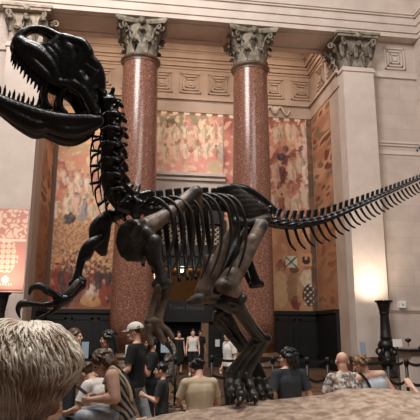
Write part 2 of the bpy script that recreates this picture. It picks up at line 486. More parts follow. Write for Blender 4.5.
def area(name, loc, target, sx, sy, power, col):
    l = bpy.data.lights.new(name, 'AREA'); l.shape = 'RECTANGLE'; l.size = sx; l.size_y = sy; l.energy = power; l.color = col
    o = bpy.data.objects.new(name, l); COL.objects.link(o); o.location = loc
    d = V(target)-V(loc); o.rotation_euler = d.to_track_quat('-Z', 'Y').to_euler()
    return o
def point(name, loc, power, col, r=.1):
    l = bpy.data.lights.new(name, 'POINT'); l.energy = power; l.color = col; l.shadow_soft_size = r
    o = bpy.data.objects.new(name, l); COL.objects.link(o); o.location = loc; return o
def spot(name, loc, target, power, col, ang=60, blend=.6, r=.1):
    l = bpy.data.lights.new(name, 'SPOT'); l.energy = power; l.color = col; l.spot_size = math.radians(ang); l.spot_blend = blend; l.shadow_soft_size = r
    o = bpy.data.objects.new(name, l); COL.objects.link(o); o.location = loc
    o.rotation_euler = (V(target)-V(loc)).to_track_quat('-Z', 'Y').to_euler(); return o

# sign board inside the portal
def text(name, s, size, loc, mt, parent, rot=(PI/2, 0, 0), ext=.004):
    c = bpy.data.curves.new(name, 'FONT'); c.body = s; c.size = size; c.extrude = ext; c.align_x = 'LEFT'
    o = bpy.data.objects.new(name, c); COL.objects.link(o)
    dg = bpy.context.evaluated_depsgraph_get(); me = bpy.data.meshes.new_from_object(o.evaluated_get(dg))
    bpy.data.objects.remove(o)
    mm = Matrix.Translation(loc) @ (Matrix.Rotation(rot[2], 4, 'Z') @ Matrix.Rotation(rot[0], 4, 'X')); me.transform(mm)
    return obj(name, me, mt, parent)
p0, p1 = on_y(160, 301, 3.95), on_y(206, 321, 3.95)
sb = thing('door_sign', V(((p0.x+p1.x)/2, 3.95, p1.z)), 'dark sign board with faint lettering across the portal doorway', 'sign')
obj('board', boxes((PX0, PX1, 3.95, 4.05, p1.z-.05, p0.z+.05)), M['black'], sb)
M['faint'] = mat('dull_grey_lettering', (92, 84, 78), .6)
q = on_y(168.5, 309.5, 3.93); text('lettering', 'Town House', .33, V((q.x, 3.945, q.z)), M['faint'], sb)
M['bolt'] = M['chrome']

# ------------------------------------------------------------------ columns
def leaf_mesh(h=.62, w=.4, out=.26, curl=True):
    bm = bmesh.new()
    prof = [(0, 0), (.015, .2), (.03, .42), (.06, .64), (.13, .84), (.24, .95), (.34, .93), (.38, .84), (.35, .76)]
    wid = [.5, .62, .78, .9, 1., .95, .8, .55, .25]
    n = 9
    rows = []
    for (y, z), wd in zip(prof, wid):
        row = []
        for i in range(n):
            u = (i/(n-1)-.5)*2
            lob = 1 - .16*(1+math.cos(z*26))*(abs(u) > .7)
            x = u*w/2*wd*lob
            row.append(bm.verts.new((x, y*out/.38*1.0 - .05*abs(u)**2 + .035*(1-abs(u))*(1 if z > .05 else 0) + .02*math.cos(u*3*PI), z*h)))
        rows.append(row)
    for a, b in zip(rows, rows[1:]):
        for i in range(n-1): bm.faces.new((a[i], a[i+1], b[i+1], b[i]))
    bmesh.ops.solidify(bm, geom=bm.faces[:], thickness=.035)
    bmesh.ops.recalc_face_normals(bm, faces=bm.faces)
    return mesh_from_bm(bm, 'acanthus_leaf', True)
LEAF = leaf_mesh()
LEAF2 = leaf_mesh(.62, .42, .32)
def volute_mesh():
    bm = bmesh.new()
    pts = []
    # stalk from the bell up and out to a spiral scroll (in the local YZ plane)
    for y, z, r in ((.02, 0, .05), (.08, .2, .05), (.2, .4, .05), (.34, .5, .05)): pts.append((V((0, y, z)), r))
    for i in range(10):
        a = PI*.6 - i*.75; rr = .13-.011*i
        pts.append((V((0, .42+rr*math.cos(a), .42+rr*math.sin(a)), ), .045-.002*i))
    sweep(bm, pts, 6)
    return mesh_from_bm(bm, 'volute', True)
VOL = volute_mesh()

def place(name, me, mt, parent, loc, rotz, sc=1.0):
    o = bpy.data.objects.new(name, me); COL.objects.link(o)
    if not me.materials: me.materials.append(mt)
    o.parent = parent; o.location = loc; o.rotation_euler = (0, 0, rotz); o.scale = (sc, sc, sc)
    return o
def abacus(bm, hw, z0, z1, dent=.2, n=9):
    pts = []
    for k in range(4):
        for i in range(n):
            t = i/(n-1)*2-1
            x, y = t*(hw-.06), -hw + dent*(1-t*t)
            a = k*PI/2
            pts.append((x*math.cos(a)-y*math.sin(a), x*math.sin(a)+y*math.cos(a)))
    lo = [bm.verts.new((x*.93, y*.93, z0)) for x, y in pts]; md = [bm.verts.new((x, y, (z0+z1)/2)) for x, y in pts]; hi = [bm.verts.new((x, y, z1)) for x, y in pts]
    N = len(pts)
    for i in range(N):
        j = (i+1) % N
        bm.faces.new((lo[i], lo[j], md[j], md[i])); bm.faces.new((md[i], md[j], hi[j], hi[i]))
    bm.faces.new(lo[::-1]); bm.faces.new(hi)
    bmesh.ops.recalc_face_normals(bm, faces=bm.faces)

ZC = 13.6
def column(x, label):
    t = thing('column', V((x, 0, 0)), label, 'column', 'granite columns')
    b = bmesh.new()
    prof = [(.84, .85), (.86, 1.2)]
    for i in range(13):
        u = i/12; prof.append((.885 - .115*u**1.6, 1.2+(13.3-1.2)*u))
    prof += [(.77, 13.45), (0, 13.45)]
    lathe(b, [(0, .85)]+prof, t.location, 48); obj('shaft', b, M['granite'], t, True)
    b = bmesh.new()
    lathe(b, [(.8, 13.4), (.86, 13.44), (.9, 13.5), (.86, 13.57), (.8, 13.6), (.8, 13.3)], t.location, 48); obj('astragal', b, M['base'], t, True)
    b = bmesh.new()
    box(b, x-1.25, x+1.25, -1.25, 1.25, 0, .28)
    lathe(b, [(0, .28), (1.2, .28), (1.25, .36), (1.2, .48), (1.08, .52), (1.02, .6), (1.06, .66), (1.1, .72), (1.05, .8), (.92, .86), (0, .86)], t.location, 48)
    o = obj('base', b, M['base'], t, False)
    b = bmesh.new()
    lathe(b, [(.72, ZC), (.74, ZC+.6), (.78, ZC+1.1), (.9, ZC+1.32), (0, ZC+1.32)], t.location, 32)
    cap = obj('capital', b, M['capital'], t, True)
    ab = bmesh.new(); abacus(ab, 1.14, ZC+1.34, ZA)
    bmesh.ops.translate(ab, vec=t.location, verts=ab.verts); obj('abacus', ab, M['capital'], cap)
    for i in range(8):
        a = i*PI/4+PI/8
        place('acanthus_leaf', LEAF, M['capital'], cap, V((math.sin(-a)*.7, math.cos(a)*.7, ZC)), a)
    for i in range(8):
        a = i*PI/4
        place('acanthus_leaf', LEAF2, M['capital'], cap, V((math.sin(-a)*.72, math.cos(a)*.72, ZC+.48)), a)
    for i in range(4):
        a = i*PI/2+PI/4
        for da in (-.12, .12): place('volute', VOL, M['capital'], cap, V((math.sin(-a-da)*.72, math.cos(a+da)*.72, ZC+.75)), a+da*.3, 1.06)
        a2 = i*PI/2
        fb = bmesh.new(); c = V((x, 0, ZC+1.42))+V((math.sin(-a2)*1.0, math.cos(a2)*1.0, 0))
        ellipsoid(fb, c, .15, .15, .17); obj('rosette', fb, M['capital'], cap, None, True) if False else obj('rosette', fb, M['capital'], cap)
    return t
column(-S/2, 'red granite column behind the neck and chest of the skeleton')
column(S/2, 'red granite column behind the hips of the skeleton')

def pier(sgn, label, capmat):
    xc = sgn*(XI+XO)/2
    t = thing('pilaster', V((xc, -.6, 0)), label, 'pilaster')
    hw = (XO-XI)/2
    b = boxes((xc-hw, xc+hw, YF, -.3, .7, 13.3)); bmesh.ops.bevel(b, geom=b.edges[:], offset=.03, segments=1)
    obj('shaft', b, M['plain'], t)
    obj('base', boxes((xc-hw-.2, xc+hw+.2, YF-.2, -.3, 0, .4), (xc-hw-.12, xc+hw+.12, YF-.12, -.3, .4, .7)), M['base'], t)
    obj('astragal', boxes((xc-hw-.06, xc+hw+.06, YF-.06, -.3, 13.3, 13.42), (xc-hw-.02, xc+hw+.02, YF-.02, -.3, 13.42, 13.52)), M['plain'], t)
    c = obj('capital', boxes((xc-hw+.04, xc+hw-.04, YF+.02, -.3, 13.52, 14.95)), capmat, t)
    me1 = LEAF.copy(); me1.materials.clear(); me2 = LEAF2.copy(); me2.materials.clear(); v2 = VOL.copy(); v2.materials.clear()
    for i in range(2): place('acanthus_leaf', me1, capmat, c, V((-hw*.5+i*hw, YF+.6+.0, 13.5)), PI, 1.08)
    for i in range(3): place('acanthus_leaf', me2, capmat, c, V((-hw*.92+i*hw*.92, YF+.6, 13.95)), PI, 1.05)
    for s2 in (-1, 1): place('volute', v2, capmat, c, V((s2*hw*.55, YF+.6+.15, 14.25)), PI+s2*.75, 1.12)
    for s2 in (-1, 1): place('volute', v2, capmat, c, V((s2*hw*.2, YF+.6+.02, 14.25)), PI-s2*.45, .8)
    # the face turned to the recess
    inn = -sgn
    for y in (-.5, .1): place('acanthus_leaf', me1, capmat, c, V((inn*(hw-.02), y+.6, 13.5)), -inn*PI/2, 1.08)
    for y in (-.85, -.2, .4): place('acanthus_leaf', me2, capmat, c, V((inn*(hw-.02), y+.6, 13.95)), -inn*PI/2, 1.05)
    for y in (-.6, .3): place('volute', v2, capmat, c, V((inn*(hw-.1), y+.6, 14.25)), -inn*PI/2, 1.12)
    ab = bmesh.new(); box(ab, xc-hw-.25, xc+hw+.25, YF-.24, .9, 14.93, 15.05); box(ab, xc-hw-.32, xc+hw+.32, YF-.3, .9, 15.05, ZA)
    obj('abacus', ab, capmat, c)
    for s2 in (0,):
        fb = bmesh.new(); ellipsoid(fb, V((xc, YF-.26, 15.02)), .15, .1, .15); obj('rosette', fb, capmat, c)
    return t
pier(-1, 'pale stone pilaster behind the open jaws, a pink banner hung on it', M['pale_capital'])
pier(1, 'pale stone pilaster behind the tail, lit by the torchiere in front', M['capital'])

# ------------------------------------------------------------------ murals
def mural(name, origin, ux, w, h, painter, label, step=.045, out=V((0, -1, 0))):
    nx, nz = max(2, int(w/step)), max(2, int(h/step))
    bm = bmesh.new()
    lay = bm.verts.layers.float_color.new('paint')
    g = []
    for j in range(nz+1):
        for i in range(nx+1):
            u, v = i/nx*w, j/nz*h
            p = origin + ux*u + V((0, 0, v)) + out*.03
            vt = bm.verts.new(p); vt[lay] = srgb(painter(p, u, v)); g.append(vt)
    for j in range(nz):
        for i in range(nx):
            a = j*(nx+1)+i
            bm.faces.new((g[a], g[a+1], g[a+nx+2], g[a+nx+1]))
    # the canvas has thickness
    rim = [g[i] for i in range(nx+1)] + [g[j*(nx+1)+nx] for j in range(1, nz+1)] + [g[nz*(nx+1)+i] for i in range(nx-1, -1, -1)] + [g[j*(nx+1)] for j in range(nz-1, 0, -1)]
    back = []
    for r in rim:
        b = bm.verts.new(r.co - out*.028); b[lay] = srgb((90, 70, 56)); back.append(b)
    for i in range(len(rim)):
        j = (i+1) % len(rim); bm.faces.new((rim[i], back[i], back[j], rim[j]))
    bm.faces.new(back)
    bmesh.ops.recalc_face_normals(bm, faces=bm.faces)
    o = obj(name, bm, M['paint']); tag(o, label, 'mural', 'painted murals', 'thing'); return o

def nz(p, s, o=0): return noise.noise(V((p.x*s+o, p.y*s+o*1.7, p.z*s-o)))
def mixc(a, b, t):
    t = max(0, min(1, t)); return tuple(a[i]+(b[i]-a[i])*t for i in range(3))
def blob_painter(base, blobs, xy=lambda p: (p.x, p.z), border=None):
    """blobs: (x, z, rx, rz, rot, colour) in wall metres"""
    def f(p, u, v):
        c = base(p, u, v)
        x, z = xy(p)
        wob = .28*noise.noise(V((x*2.3, z*2.3, 3))) + .16*noise.noise(V((x*6, z*6, 9)))
        for bx, bz, rx, rz, rot, col in blobs:
            dx, dz = x-bx, z-bz
            if abs(dx) > rx*2+rz*2 and abs(dz) > rx*2+rz*2: continue
            ca, sa = math.cos(rot), math.sin(rot)
            a, b = (dx*ca+dz*sa)/rx, (-dx*sa+dz*ca)/rz
            if math.sqrt(a*a+b*b) < 1+wob: c = mixc(col, c, .25+.4*noise.noise(V((x*5, z*5, bx))))
        if border: c = border(p, u, v, c)
        return c
    return f
def wb(x, y, rx, ry, rot, col):
    """picture-sized blob on the back wall -> wall metres"""
    a = on_y(x, y, BK); b = on_y(x+rx, y, BK); c = on_y(x, y-ry, BK)
    return (a.x, a.z, abs(b.x-a.x), abs(c.z-a.z), rot, col)

ZM1 = 12.78
# middle
def base_mid(p, u, v):
    n = nz(p, 1.3); n2 = nz(p, 4.5, 5)
    c = mixc((222, 168, 148), (214, 140, 124), .5+n*1.3)
    if v > 2.0+n*.8: c = mixc((150, 142, 110), (186, 150, 122), .5+n2*2)
    return mixc(c, (238, 208, 176), .7*(n2 > .18))
mid = [wb(220, 122, 12, 13, .4, (216, 142, 130)), wb(232, 135, 5, 22, 0, (158, 84, 66)), wb(162, 140, 7, 16, 0, (212, 178, 148)), wb(170, 124, 6, 6, 0, (120, 88, 68)), wb(172, 138, 7, 14, .1, (232, 204, 170)), wb(168, 152, 8, 12, 0, (228, 190, 160)),
       wb(187, 132, 4, 10, 0, (238, 210, 176)), wb(187, 141, 9, 6, 0, (226, 184, 150)), wb(187, 127, 2.5, 3.5, 0, (196, 118, 100)), wb(206, 133, 9, 11, .2, (236, 206, 172)), wb(208, 123, 3, 3, 0, (190, 134, 104)), wb(203, 146, 6, 12, 0, (230, 196, 164)), wb(221, 146, 8, 13, .3, (226, 198, 170)), wb(222, 152, 4, 9, 0, (176, 164, 150)),
       wb(187, 160, 18, 10, 0, (226, 152, 136)), wb(190, 150, 8, 3, .1, (176, 108, 84)), wb(215, 166, 7, 6, 0, (192, 178, 136)), wb(190, 168, 6, 3, 0, (236, 206, 178)), wb(163, 168, 5, 5, 0, (214, 176, 150)), wb(199, 144, 2, 9, .5, (150, 96, 78)), wb(178, 143, 1.6, 8, -.5, (160, 104, 84)), wb(228, 158, 3, 8, -.2, (236, 206, 176)), wb(233, 166, 2, 5, 0, (206, 168, 138))]
def scatter(n, x0, x1, y0, y1, pal, r0=1.2, r1=3.4, seed=1):
    rg = random.Random(seed); out = []
    for _ in range(n):
        r = rg.uniform(r0, r1); out.append(wb(rg.uniform(x0, x1), rg.uniform(y0, y1), r*rg.uniform(.5, 1), r*rg.uniform(.8, 1.8), rg.uniform(-.6, .6), rg.choice(pal)))
    return out
mid += scatter(90, 156, 236, 114, 172, [(238, 210, 178), (222, 178, 150), (206, 138, 120), (196, 160, 128), (232, 196, 168), (216, 152, 136), (178, 128, 104), (190, 176, 140)], 1.1, 3.4, 3)
def figures(n, x0, x1, y0, y1, robes, seed, sz=1.0):
    rg = random.Random(seed); out = []
    for i in range(n):
        x = x0+(x1-x0)*(i+.5)/n+rg.uniform(-2, 2); y = rg.uniform(y0, y1); k = sz*rg.uniform(.8, 1.2); r = rg.choice(robes)
        dk = tuple(v*.72 for v in r)
        out += [wb(x, y, 2.9*k, 7.5*k, rg.uniform(-.2, .2), r), wb(x+1.1*k, y+1.5*k, .7*k, 5*k, .1, dk), wb(x-2.2*k, y-3*k, 1.2*k, 3.6*k, rg.uniform(-.8, .2), r), wb(x+2.4*k, y-3*k, 1.1*k, 3.6*k, rg.uniform(-.2, .8), dk),
                wb(x, y-8.6*k, 1.5*k, 1.9*k, 0, (186, 132, 106)), wb(x, y-10*k, 1.6*k, 1.1*k, 0, tuple(v*.6 for v in r))]
    return out
PALE = [(238, 212, 182), (228, 196, 168), (218, 176, 156), (230, 204, 178), (206, 186, 160)]
mid += figures(9, 157, 234, 132, 136, PALE, 11, .9) + figures(7, 160, 232, 150, 156, PALE+[(196, 140, 122)], 12, .9)
LEFTFIG = figures(7, 52, 108, 175, 190, PALE+[(190, 120, 104)], 13, 1.1) + figures(6, 54, 106, 203, 212, PALE+[(150, 140, 140), (200, 140, 116)], 14, 1.1) + figures(9, 52, 110, 277, 284, [(86, 60, 48), (132, 56, 46), (70, 52, 44), (170, 130, 96)], 15, 1.2)
def dash(p, u, v, c):
    if abs(v-(ZM1-9.55)) < .06: return (236, 214, 184) if int(u*3.2) % 2 else (170, 104, 84)
    return c
mural('mural', V((-1.7, BK, 9.52)), V((1, 0, 0)), 3.5, ZM1-9.52, blob_painter(base_mid, mid, border=lambda p, u, v, c: ((236, 214, 184) if int(u*3.4) % 2 else (150, 100, 80)) if v > ZM1-9.52-.13 else c),
      'pale pink painted mural high between the two red columns', step=.03)
# left
def base_left(p, u, v):
    n = nz(p, .9); n2 = nz(p, 5, 2); n3 = nz(p, 9, 4)
    c = mixc((206, 160, 124), (190, 138, 106), .5+n*1.4)
    if v < 4.4+n: c = mixc(c, mixc((196, 150, 108), (150, 104, 74), .5+n3*2.5), .85)
    c = mixc(c, (232, 198, 164), .5*(n2 > .25)*(v > 4))
    if v < 1.7+n*.4: c = mixc(c, (132, 78, 58), .8)
    return c
left = [wb(80, 120, 40, 14, 0, (204, 164, 124)), wb(75, 148, 14, 5, 0, (176, 146, 108)), wb(62, 174, 9, 14, .2, (168, 92, 82)), wb(61, 172, 5, 4, .5, (232, 200, 176)), wb(66, 180, 5, 4, -.5, (230, 196, 172)), wb(58, 180, 3, 7, 0, (220, 178, 150)), wb(71, 170, 3, 6, 0, (200, 140, 120)),
        wb(60, 200, 5, 12, .1, (206, 122, 106)), wb(67, 205, 5, 14, 0, (216, 176, 140)), wb(74, 190, 6, 16, 0, (220, 180, 148)), wb(81, 183, 4, 5, 0, (134, 128, 130)), wb(84, 204, 5, 9, 0, (216, 182, 158)), wb(85, 203, 2, 3, 0, (150, 100, 86)), wb(82, 214, 6, 8, .2, (142, 138, 140)), wb(69, 219, 6, 7, -.5, (58, 50, 50)), wb(90, 190, 4, 8, 0, (196, 130, 104)), wb(78, 160, 9, 5, 0, (196, 128, 104)), wb(93, 160, 6, 8, 0, (222, 184, 154)), wb(97, 205, 5, 12, .1, (208, 164, 128)),
        wb(55, 288, 5, 17, -.25, (152, 50, 40)), wb(58, 265, 4, 9, -.2, (214, 140, 100)), wb(68, 285, 8, 22, 0, (62, 46, 38)), wb(68, 266, 3, 4, 0, (170, 106, 82)), wb(60, 281, 2.5, 5, -.6, (190, 140, 118)), wb(88, 275, 4, 8, 0, (186, 132, 104)), wb(97, 275, 10, 9, 0, (78, 54, 44)), wb(92, 290, 7, 10, 0, (206, 190, 174)), wb(90, 301, 11, 6, 0, (196, 152, 98)), wb(106, 293, 7, 13, 0, (140, 54, 44)), wb(78, 292, 4, 14, 0, (108, 70, 54)), wb(98, 267, 3, 3, 0, (164, 104, 80)), wb(105, 268, 3, 3, 0, (150, 92, 70)), wb(84, 266, 3, 3, 0, (150, 92, 70))]
left += scatter(70, 52, 110, 118, 222, [(222, 182, 148), (196, 138, 112), (176, 108, 92), (208, 164, 128), (150, 136, 128), (228, 194, 164)], 1.3, 4, 5) + scatter(60, 52, 110, 258, 305, [(96, 62, 48), (140, 62, 48), (180, 130, 96), (70, 50, 42), (196, 150, 116)], 1, 3, 6)
left += LEFTFIG
left += [wb(60+random.random()*50, 250+random.random()*22, 1.6, 1.6, 0, random.choice([(128, 84, 62), (212, 170, 126), (110, 70, 52)])) for _ in range(60)]
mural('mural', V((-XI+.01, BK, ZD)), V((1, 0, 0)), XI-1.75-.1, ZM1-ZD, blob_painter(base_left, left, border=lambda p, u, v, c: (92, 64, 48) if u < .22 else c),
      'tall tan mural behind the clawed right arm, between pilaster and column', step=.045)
# right
def base_right(p, u, v):
    n = nz(p, 1.1, 7); n2 = nz(p, 4, 3)
    c = mixc((156, 86, 74), (196, 128, 112), .5+n*1.8) if v > 4.6 else mixc((198, 150, 112), (180, 128, 92), .5+n*1.5)
    if v > 4.6: c = mixc(c, (226, 190, 158), .75*(n2 > .12))
    return c
right = [wb(285, 135, 8, 13, .2, (214, 168, 128)), wb(295, 140, 8, 5, .2, (220, 180, 144)), wb(300, 147, 5, 4, 0, (222, 190, 158)), wb(284, 123, 3, 3, 0, (196, 140, 106)), wb(276, 132, 6, 3, -.2, (230, 200, 170)), wb(274, 140, 4, 9, 0, (216, 150, 132)), wb(281, 157, 5, 4, .4, (56, 46, 52)), wb(289, 160, 5, 8, -.7, (108, 58, 50)), wb(281, 170, 6, 8, 0, (206, 140, 116)), wb(277, 182, 8, 5, 0, (224, 186, 150)), wb(296, 165, 9, 8, 0, (208, 156, 122)), wb(300, 176, 6, 3, .6, (120, 70, 60)), wb(285, 190, 8, 10, 0, (214, 176, 142)), wb(296, 194, 6, 8, 0, (186, 112, 92)), wb(306, 160, 4, 30, 0, (216, 190, 178)), wb(305, 190, 5, 14, 0, (226, 200, 182)), wb(282, 205, 9, 7, 0, (168, 106, 86)), wb(298, 208, 8, 6, 0, (210, 170, 136)), wb(283, 182, 2, 3, 0, (92, 60, 62)), wb(303, 128, 4, 9, 0, (170, 98, 90)),
         wb(281, 266, 5, 7, 0, (128, 72, 58)), wb(281, 288, 7, 20, .05, (206, 176, 134)), wb(282, 270, 2.5, 3, 0, (190, 140, 104)), wb(294, 287, 7, 20, -.05, (150, 118, 84)), wb(294, 270, 5, 3.5, 0, (92, 62, 46)), wb(296, 303, 5, 7, 0, (116, 52, 40)), wb(307, 268, 3, 4, 0, (150, 96, 70)), wb(307, 278, 7, 9, 0, (214, 198, 174)), wb(309, 295, 6, 11, 0, (40, 32, 32)), wb(299, 290, 2, 14, 0, (196, 160, 120))]
right += scatter(80, 270, 310, 112, 225, [(228, 196, 164), (206, 156, 122), (150, 82, 72), (186, 116, 98), (214, 180, 150), (110, 62, 56), (120, 104, 84)], 1.1, 3.6, 7) + scatter(30, 270, 312, 225, 258, [(206, 160, 120), (176, 124, 90)], 1.5, 4, 8)
right += figures(5, 274, 308, 130, 140, PALE+[(120, 66, 58)], 16, 1.2) + figures(5, 272, 310, 165, 175, PALE+[(110, 62, 58)], 17, 1.2) + figures(5, 272, 308, 196, 206, PALE+[(160, 96, 80)], 18, 1.2)
right = right[-250:] + right[:-250]
mid = mid
def right_marks(p, u, v, c):
    a = wbc(291, 262); 
    dx, dz = p.x-a[0], p.z-a[1]
    if abs(dx) < .3 and abs(dz) < .28:
        return (70, 110, 88) if abs(abs(dx)/.3-abs(dz)/.28) < .2 else (218, 212, 190)
    a = wbc(306, 260); dx, dz = p.x-a[0], p.z-a[1]
    if abs(dx) < .3 and abs(dz) < .3:
        return (60, 40, 36) if dx*dx+dz*dz < .05 and not (abs(dx) < .06 and dz > .02) else (198, 148, 108)
    a = wbc(309, 295); dx, dz = p.x-a[0], p.z-a[1]
    if abs(dx) < .26 and abs(dz) < .5 and (int((p.x+20)*6.5)+int(p.z*6.5)) % 2 and math.hypot((p.x*6.5) % 1-.5, (p.z*6.5) % 1-.5) < .36: return (214, 200, 180)
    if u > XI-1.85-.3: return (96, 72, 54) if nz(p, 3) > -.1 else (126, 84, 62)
    if v > ZM1-ZD-.14: return (226, 204, 176) if int(u*3.4) % 2 else (140, 90, 72)
    return c
def wbc(x, y):
    q = on_y(x, y, BK); return q.x, q.z
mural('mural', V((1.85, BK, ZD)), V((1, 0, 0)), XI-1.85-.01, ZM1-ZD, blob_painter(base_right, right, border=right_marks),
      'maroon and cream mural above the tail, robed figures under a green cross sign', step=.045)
# returns
def base_ret(o):
    def f(p, u, v):
        n = noise.noise(V((p.y*.55+o, p.z*1.3, o))); n2 = noise.noise(V((p.y*1.0+o, p.z*2.6, 3)))
        c = mixc((188, 140, 106), (158, 106, 78), .5+n*1.6)
        if n2 > .22: c = (118, 98, 68)
        elif n2 < -.3: c = (112, 56, 42)
        if v < 4.5: c = mixc(c, (150, 98, 66), .6)
        return c
    return f
mural('mural', V((XI, 3.4, ZD)), V((0, -1, 0)), 2.55, ZM1-ZD, base_ret(3), 'narrow orange and olive mural on the recess side wall beside the right pilaster', out=V((-1, 0, 0)))
mural('mural', V((-XI, .85, ZD)), V((0, 1, 0)), 2.55, ZM1-ZD, base_ret(11), 'narrow brown mural strip on the recess side wall beside the left pilaster', out=V((1, 0, 0)))

# scroll ornament over the right mural
so = bmesh.new()
for sg in (-1, 1):
    pts = [(V((4.6+sg*(.1+.12*i), BK-.1, 13.12+.22*math.sin(i*1.1))), .09-.008*i) for i in range(7)]
    sweep(so, pts, 6)
ellipsoid(so, V((4.6, BK-.1, 13.15)), .2, .1, .25)
struct('trim_16', so, M['plain'], smooth=True)

# ------------------------------------------------------------------ banner on the left pilaster
bx0, bx1, bz0, bz1 = -7.98, -6.66, 3.17, 6.32
bt = thing('banner', V(((bx0+bx1)/2, YF, bz0)), 'pink banner with cream florets hung on the left pilaster', 'banner')
def banner_paint(p, u, v):
    h = bz1-bz0; c = (202, 140, 126)
    fl = noise.noise(V((u*4.5, v*4.5, 1)))
    if v > h*.62:
        if abs(noise.noise(V((u*5, v*5, 4)))) > .16: c = (232, 196, 172)
    if v > h*.6 and v < h*.63: c = (240, 212, 190)
    if v < h*.6 and v > h*.22:
        cxs = .62; d = math.hypot((u-cxs)/.42, (v-h*.42)/(h*.2))
        if d < 1.05+.25*fl:
            q = math.hypot((u*5.0) % 1-.5, (v*5.0) % 1-.5)
            c = (238, 204, 182) if .12 < q < .44 else (206, 140, 122)
    if math.hypot(u-.66, v-.42) < .13: c = (246, 226, 206)
    if v < .06: c = (122, 66, 58)
    return c
b = bmesh.new()
lay = b.verts.layers.float_color.new('paint')
nx_, nz_ = 44, 104; g = []
for j in range(nz_+1):
    for i in range(nx_+1):
        u, v = (bx1-bx0)*i/nx_, (bz1-bz0)*j/nz_
        vt = b.verts.new((bx0+u, YF-.06, bz0+v)); vt[lay] = srgb(banner_paint(None, u, v)); g.append(vt)
for j in range(nz_):
    for i in range(nx_):
        a = j*(nx_+1)+i; b.faces.new((g[a], g[a+1], g[a+nx_+2], g[a+nx_+1]))
obj('cloth', b, M['paint'], bt)
obj('frame', boxes((bx0-.03, bx1+.03, YF-.055, YF-.01, bz0-.05, bz1+.04)), mat('pale_frame', (206, 160, 146), .6), bt)
M['cream'] = mat('cream_ink', (248, 230, 210), .7)
lt = bmesh.new(); xx = bx0+.42
while xx < bx1-.42:
    w_ = random.uniform(.035, .075)
    box(lt, xx, xx+w_*.55, YF-.066, YF-.061, bz0+.16, bz0+.16+random.choice([.12, .12, .16])); box(lt, xx, xx+w_, YF-.066, YF-.061, bz0+.16, bz0+.19); xx += w_+.03
obj('lettering', lt, M['cream'], bt)

# ------------------------------------------------------------------ torchieres
def torchiere(px, py, Y, label):
    p = on_y(px, py, Y); x, y, z = p
    t = thing('torchiere', V((x, y, 0)), label, 'lamp', 'bronze torchieres')
    def part(name, prof, n=20, mt=None):
        b = bmesh.new(); lathe(b, prof, t.location, n); return obj(name, b, mt or M['bronze'], t, True)
    part('base', [(0, 0), (.42, 0), (.42, .08), (.34, .12), (.36, .2), (.28, .3), (.2, .36), (0, .36)])
    part('lower_bulb', [(.18, .36), (.3, .5), (.36, .7), (.3, .9), (.2, 1.0), (.3, 1.08), (.34, 1.2), (.26, 1.34), (.2, 1.42), (0, 1.42)])
    part('shaft', [(.2, 1.42), (.24, 1.46), (.21, 1.52), (.17, 2.3), (.18, 2.4), (.22, 2.44), (0, 2.44)])
    part('bowl', [(.18, 2.44), (.2, 2.52), (.23, 2.66), (.27, z-.1), (.35, z-.04), (.35, z), (.31, z), (.26, z-.08), (.12, z-.14), (0, z-.14)])
    for i in range(8):
        a = i*PI/4; b = bmesh.new()
        sweep(b, [(V((x+math.cos(a)*r, y+math.sin(a)*r, q)), s_) for r, q, s_ in ((.26, .78, .03), (.4, .92, .045), (.36, 1.06, .04), (.24, 1.1, .02))], 6)
        obj('scroll', b, M['bronze'], t, True)
    b = bmesh.new(); ellipsoid(b, V((x, y, z-.06)), .1, .1, .08); obj('lamp_bulb', b, emit('torchiere_bulb', (255, 225, 190), 15), t, True)
    return V((x, y, z))
tr = torchiere(383.5, 300.5, -2.2, 'dark bronze torchiere standing before the right pilaster, glowing upward')
tl = torchiere(1.5, 292.5, -2.2, 'dark bronze torchiere below the pink banner, cut off at the picture edge')
ENDARCH = True

# ================================================================== ROCK BASE
YC = -16.2
crest_px = [(-60, 437), (60, 434), (100, 430), (140, 421), (165, 414), (190, 410), (230, 405), (270, 400), (320, 395), (345, 388.5), (380, 388), (420, 392), (470, 400), (540, 412)]
crest = [(on_y(x, y, YC).x, on_y(x, y, YC).z) for x, y in crest_px]
def crest_z(x):
    if x <= crest[0][0]: return crest[0][1]
    for (a, za), (b, zb) in zip(crest, crest[1:]):
        if x <= b:
            t = (x-a)/(b-a); t = t*t*(3-2*t)*.5+t*.5; return za+(zb-za)*t
    return crest[-1][1]
LEDGE = .5
def rock_z(x, y):
    c = crest_z(x); L = min(LEDGE, c-.02) if x > -2.2 else c-.08
    n = .03*noise.noise(V((x*1.6, y*1.6, 0))) + .022*noise.noise(V((x*5, y*5, 3))) + .016*noise.noise(V((x*13, y*13, 5))) - .05*max(0, noise.noise(V((x*9, y*9, 8)))-.28)
    if y < YC: z = c - .13*(YC-y) + n*min(1, (YC-y)*3)
    else:
        t = min(1, (y-YC)/.45); t = t*t*(3-2*t); z = c+(L-c)*t + n*.3
    return z
RB = bmesh.new()
X0, X1, Y0, Y1 = -4.4, 2.6, -18.4, -14.75
nx_, ny_ = 170, 110; g = []
for j in range(ny_+1):
    for i in range(nx_+1):
        yy = Y0+(-15-Y0)*j/ny_
        xl = -2.78 - .3*max(0, min(1, (yy+16.1)/.2))
        x = xl+(X1-xl)*i/nx_
        far = -15.45 + .6*max(0, min(1, (x+1.84)/.1))
        y = Y0+(far-Y0)*j/ny_
        g.append(RB.verts.new((x, y, rock_z(x, y))))
for j in range(ny_):
    for i in range(nx_):
        a = j*(nx_+1)+i; RB.faces.new((g[a], g[a+1], g[a+nx_+2], g[a+nx_+1]))
rim = [g[i] for i in range(nx_+1)] + [g[j*(nx_+1)+nx_] for j in range(1, ny_+1)] + [g[ny_*(nx_+1)+i] for i in range(nx_-1, -1, -1)] + [g[j*(nx_+1)] for j in range(ny_-1, 0, -1)]
low = [RB.verts.new((r.co.x, r.co.y, 0)) for r in rim]
for i in range(len(rim)):
    j = (i+1) % len(rim); RB.faces.new((rim[i], low[i], low[j], rim[j]))
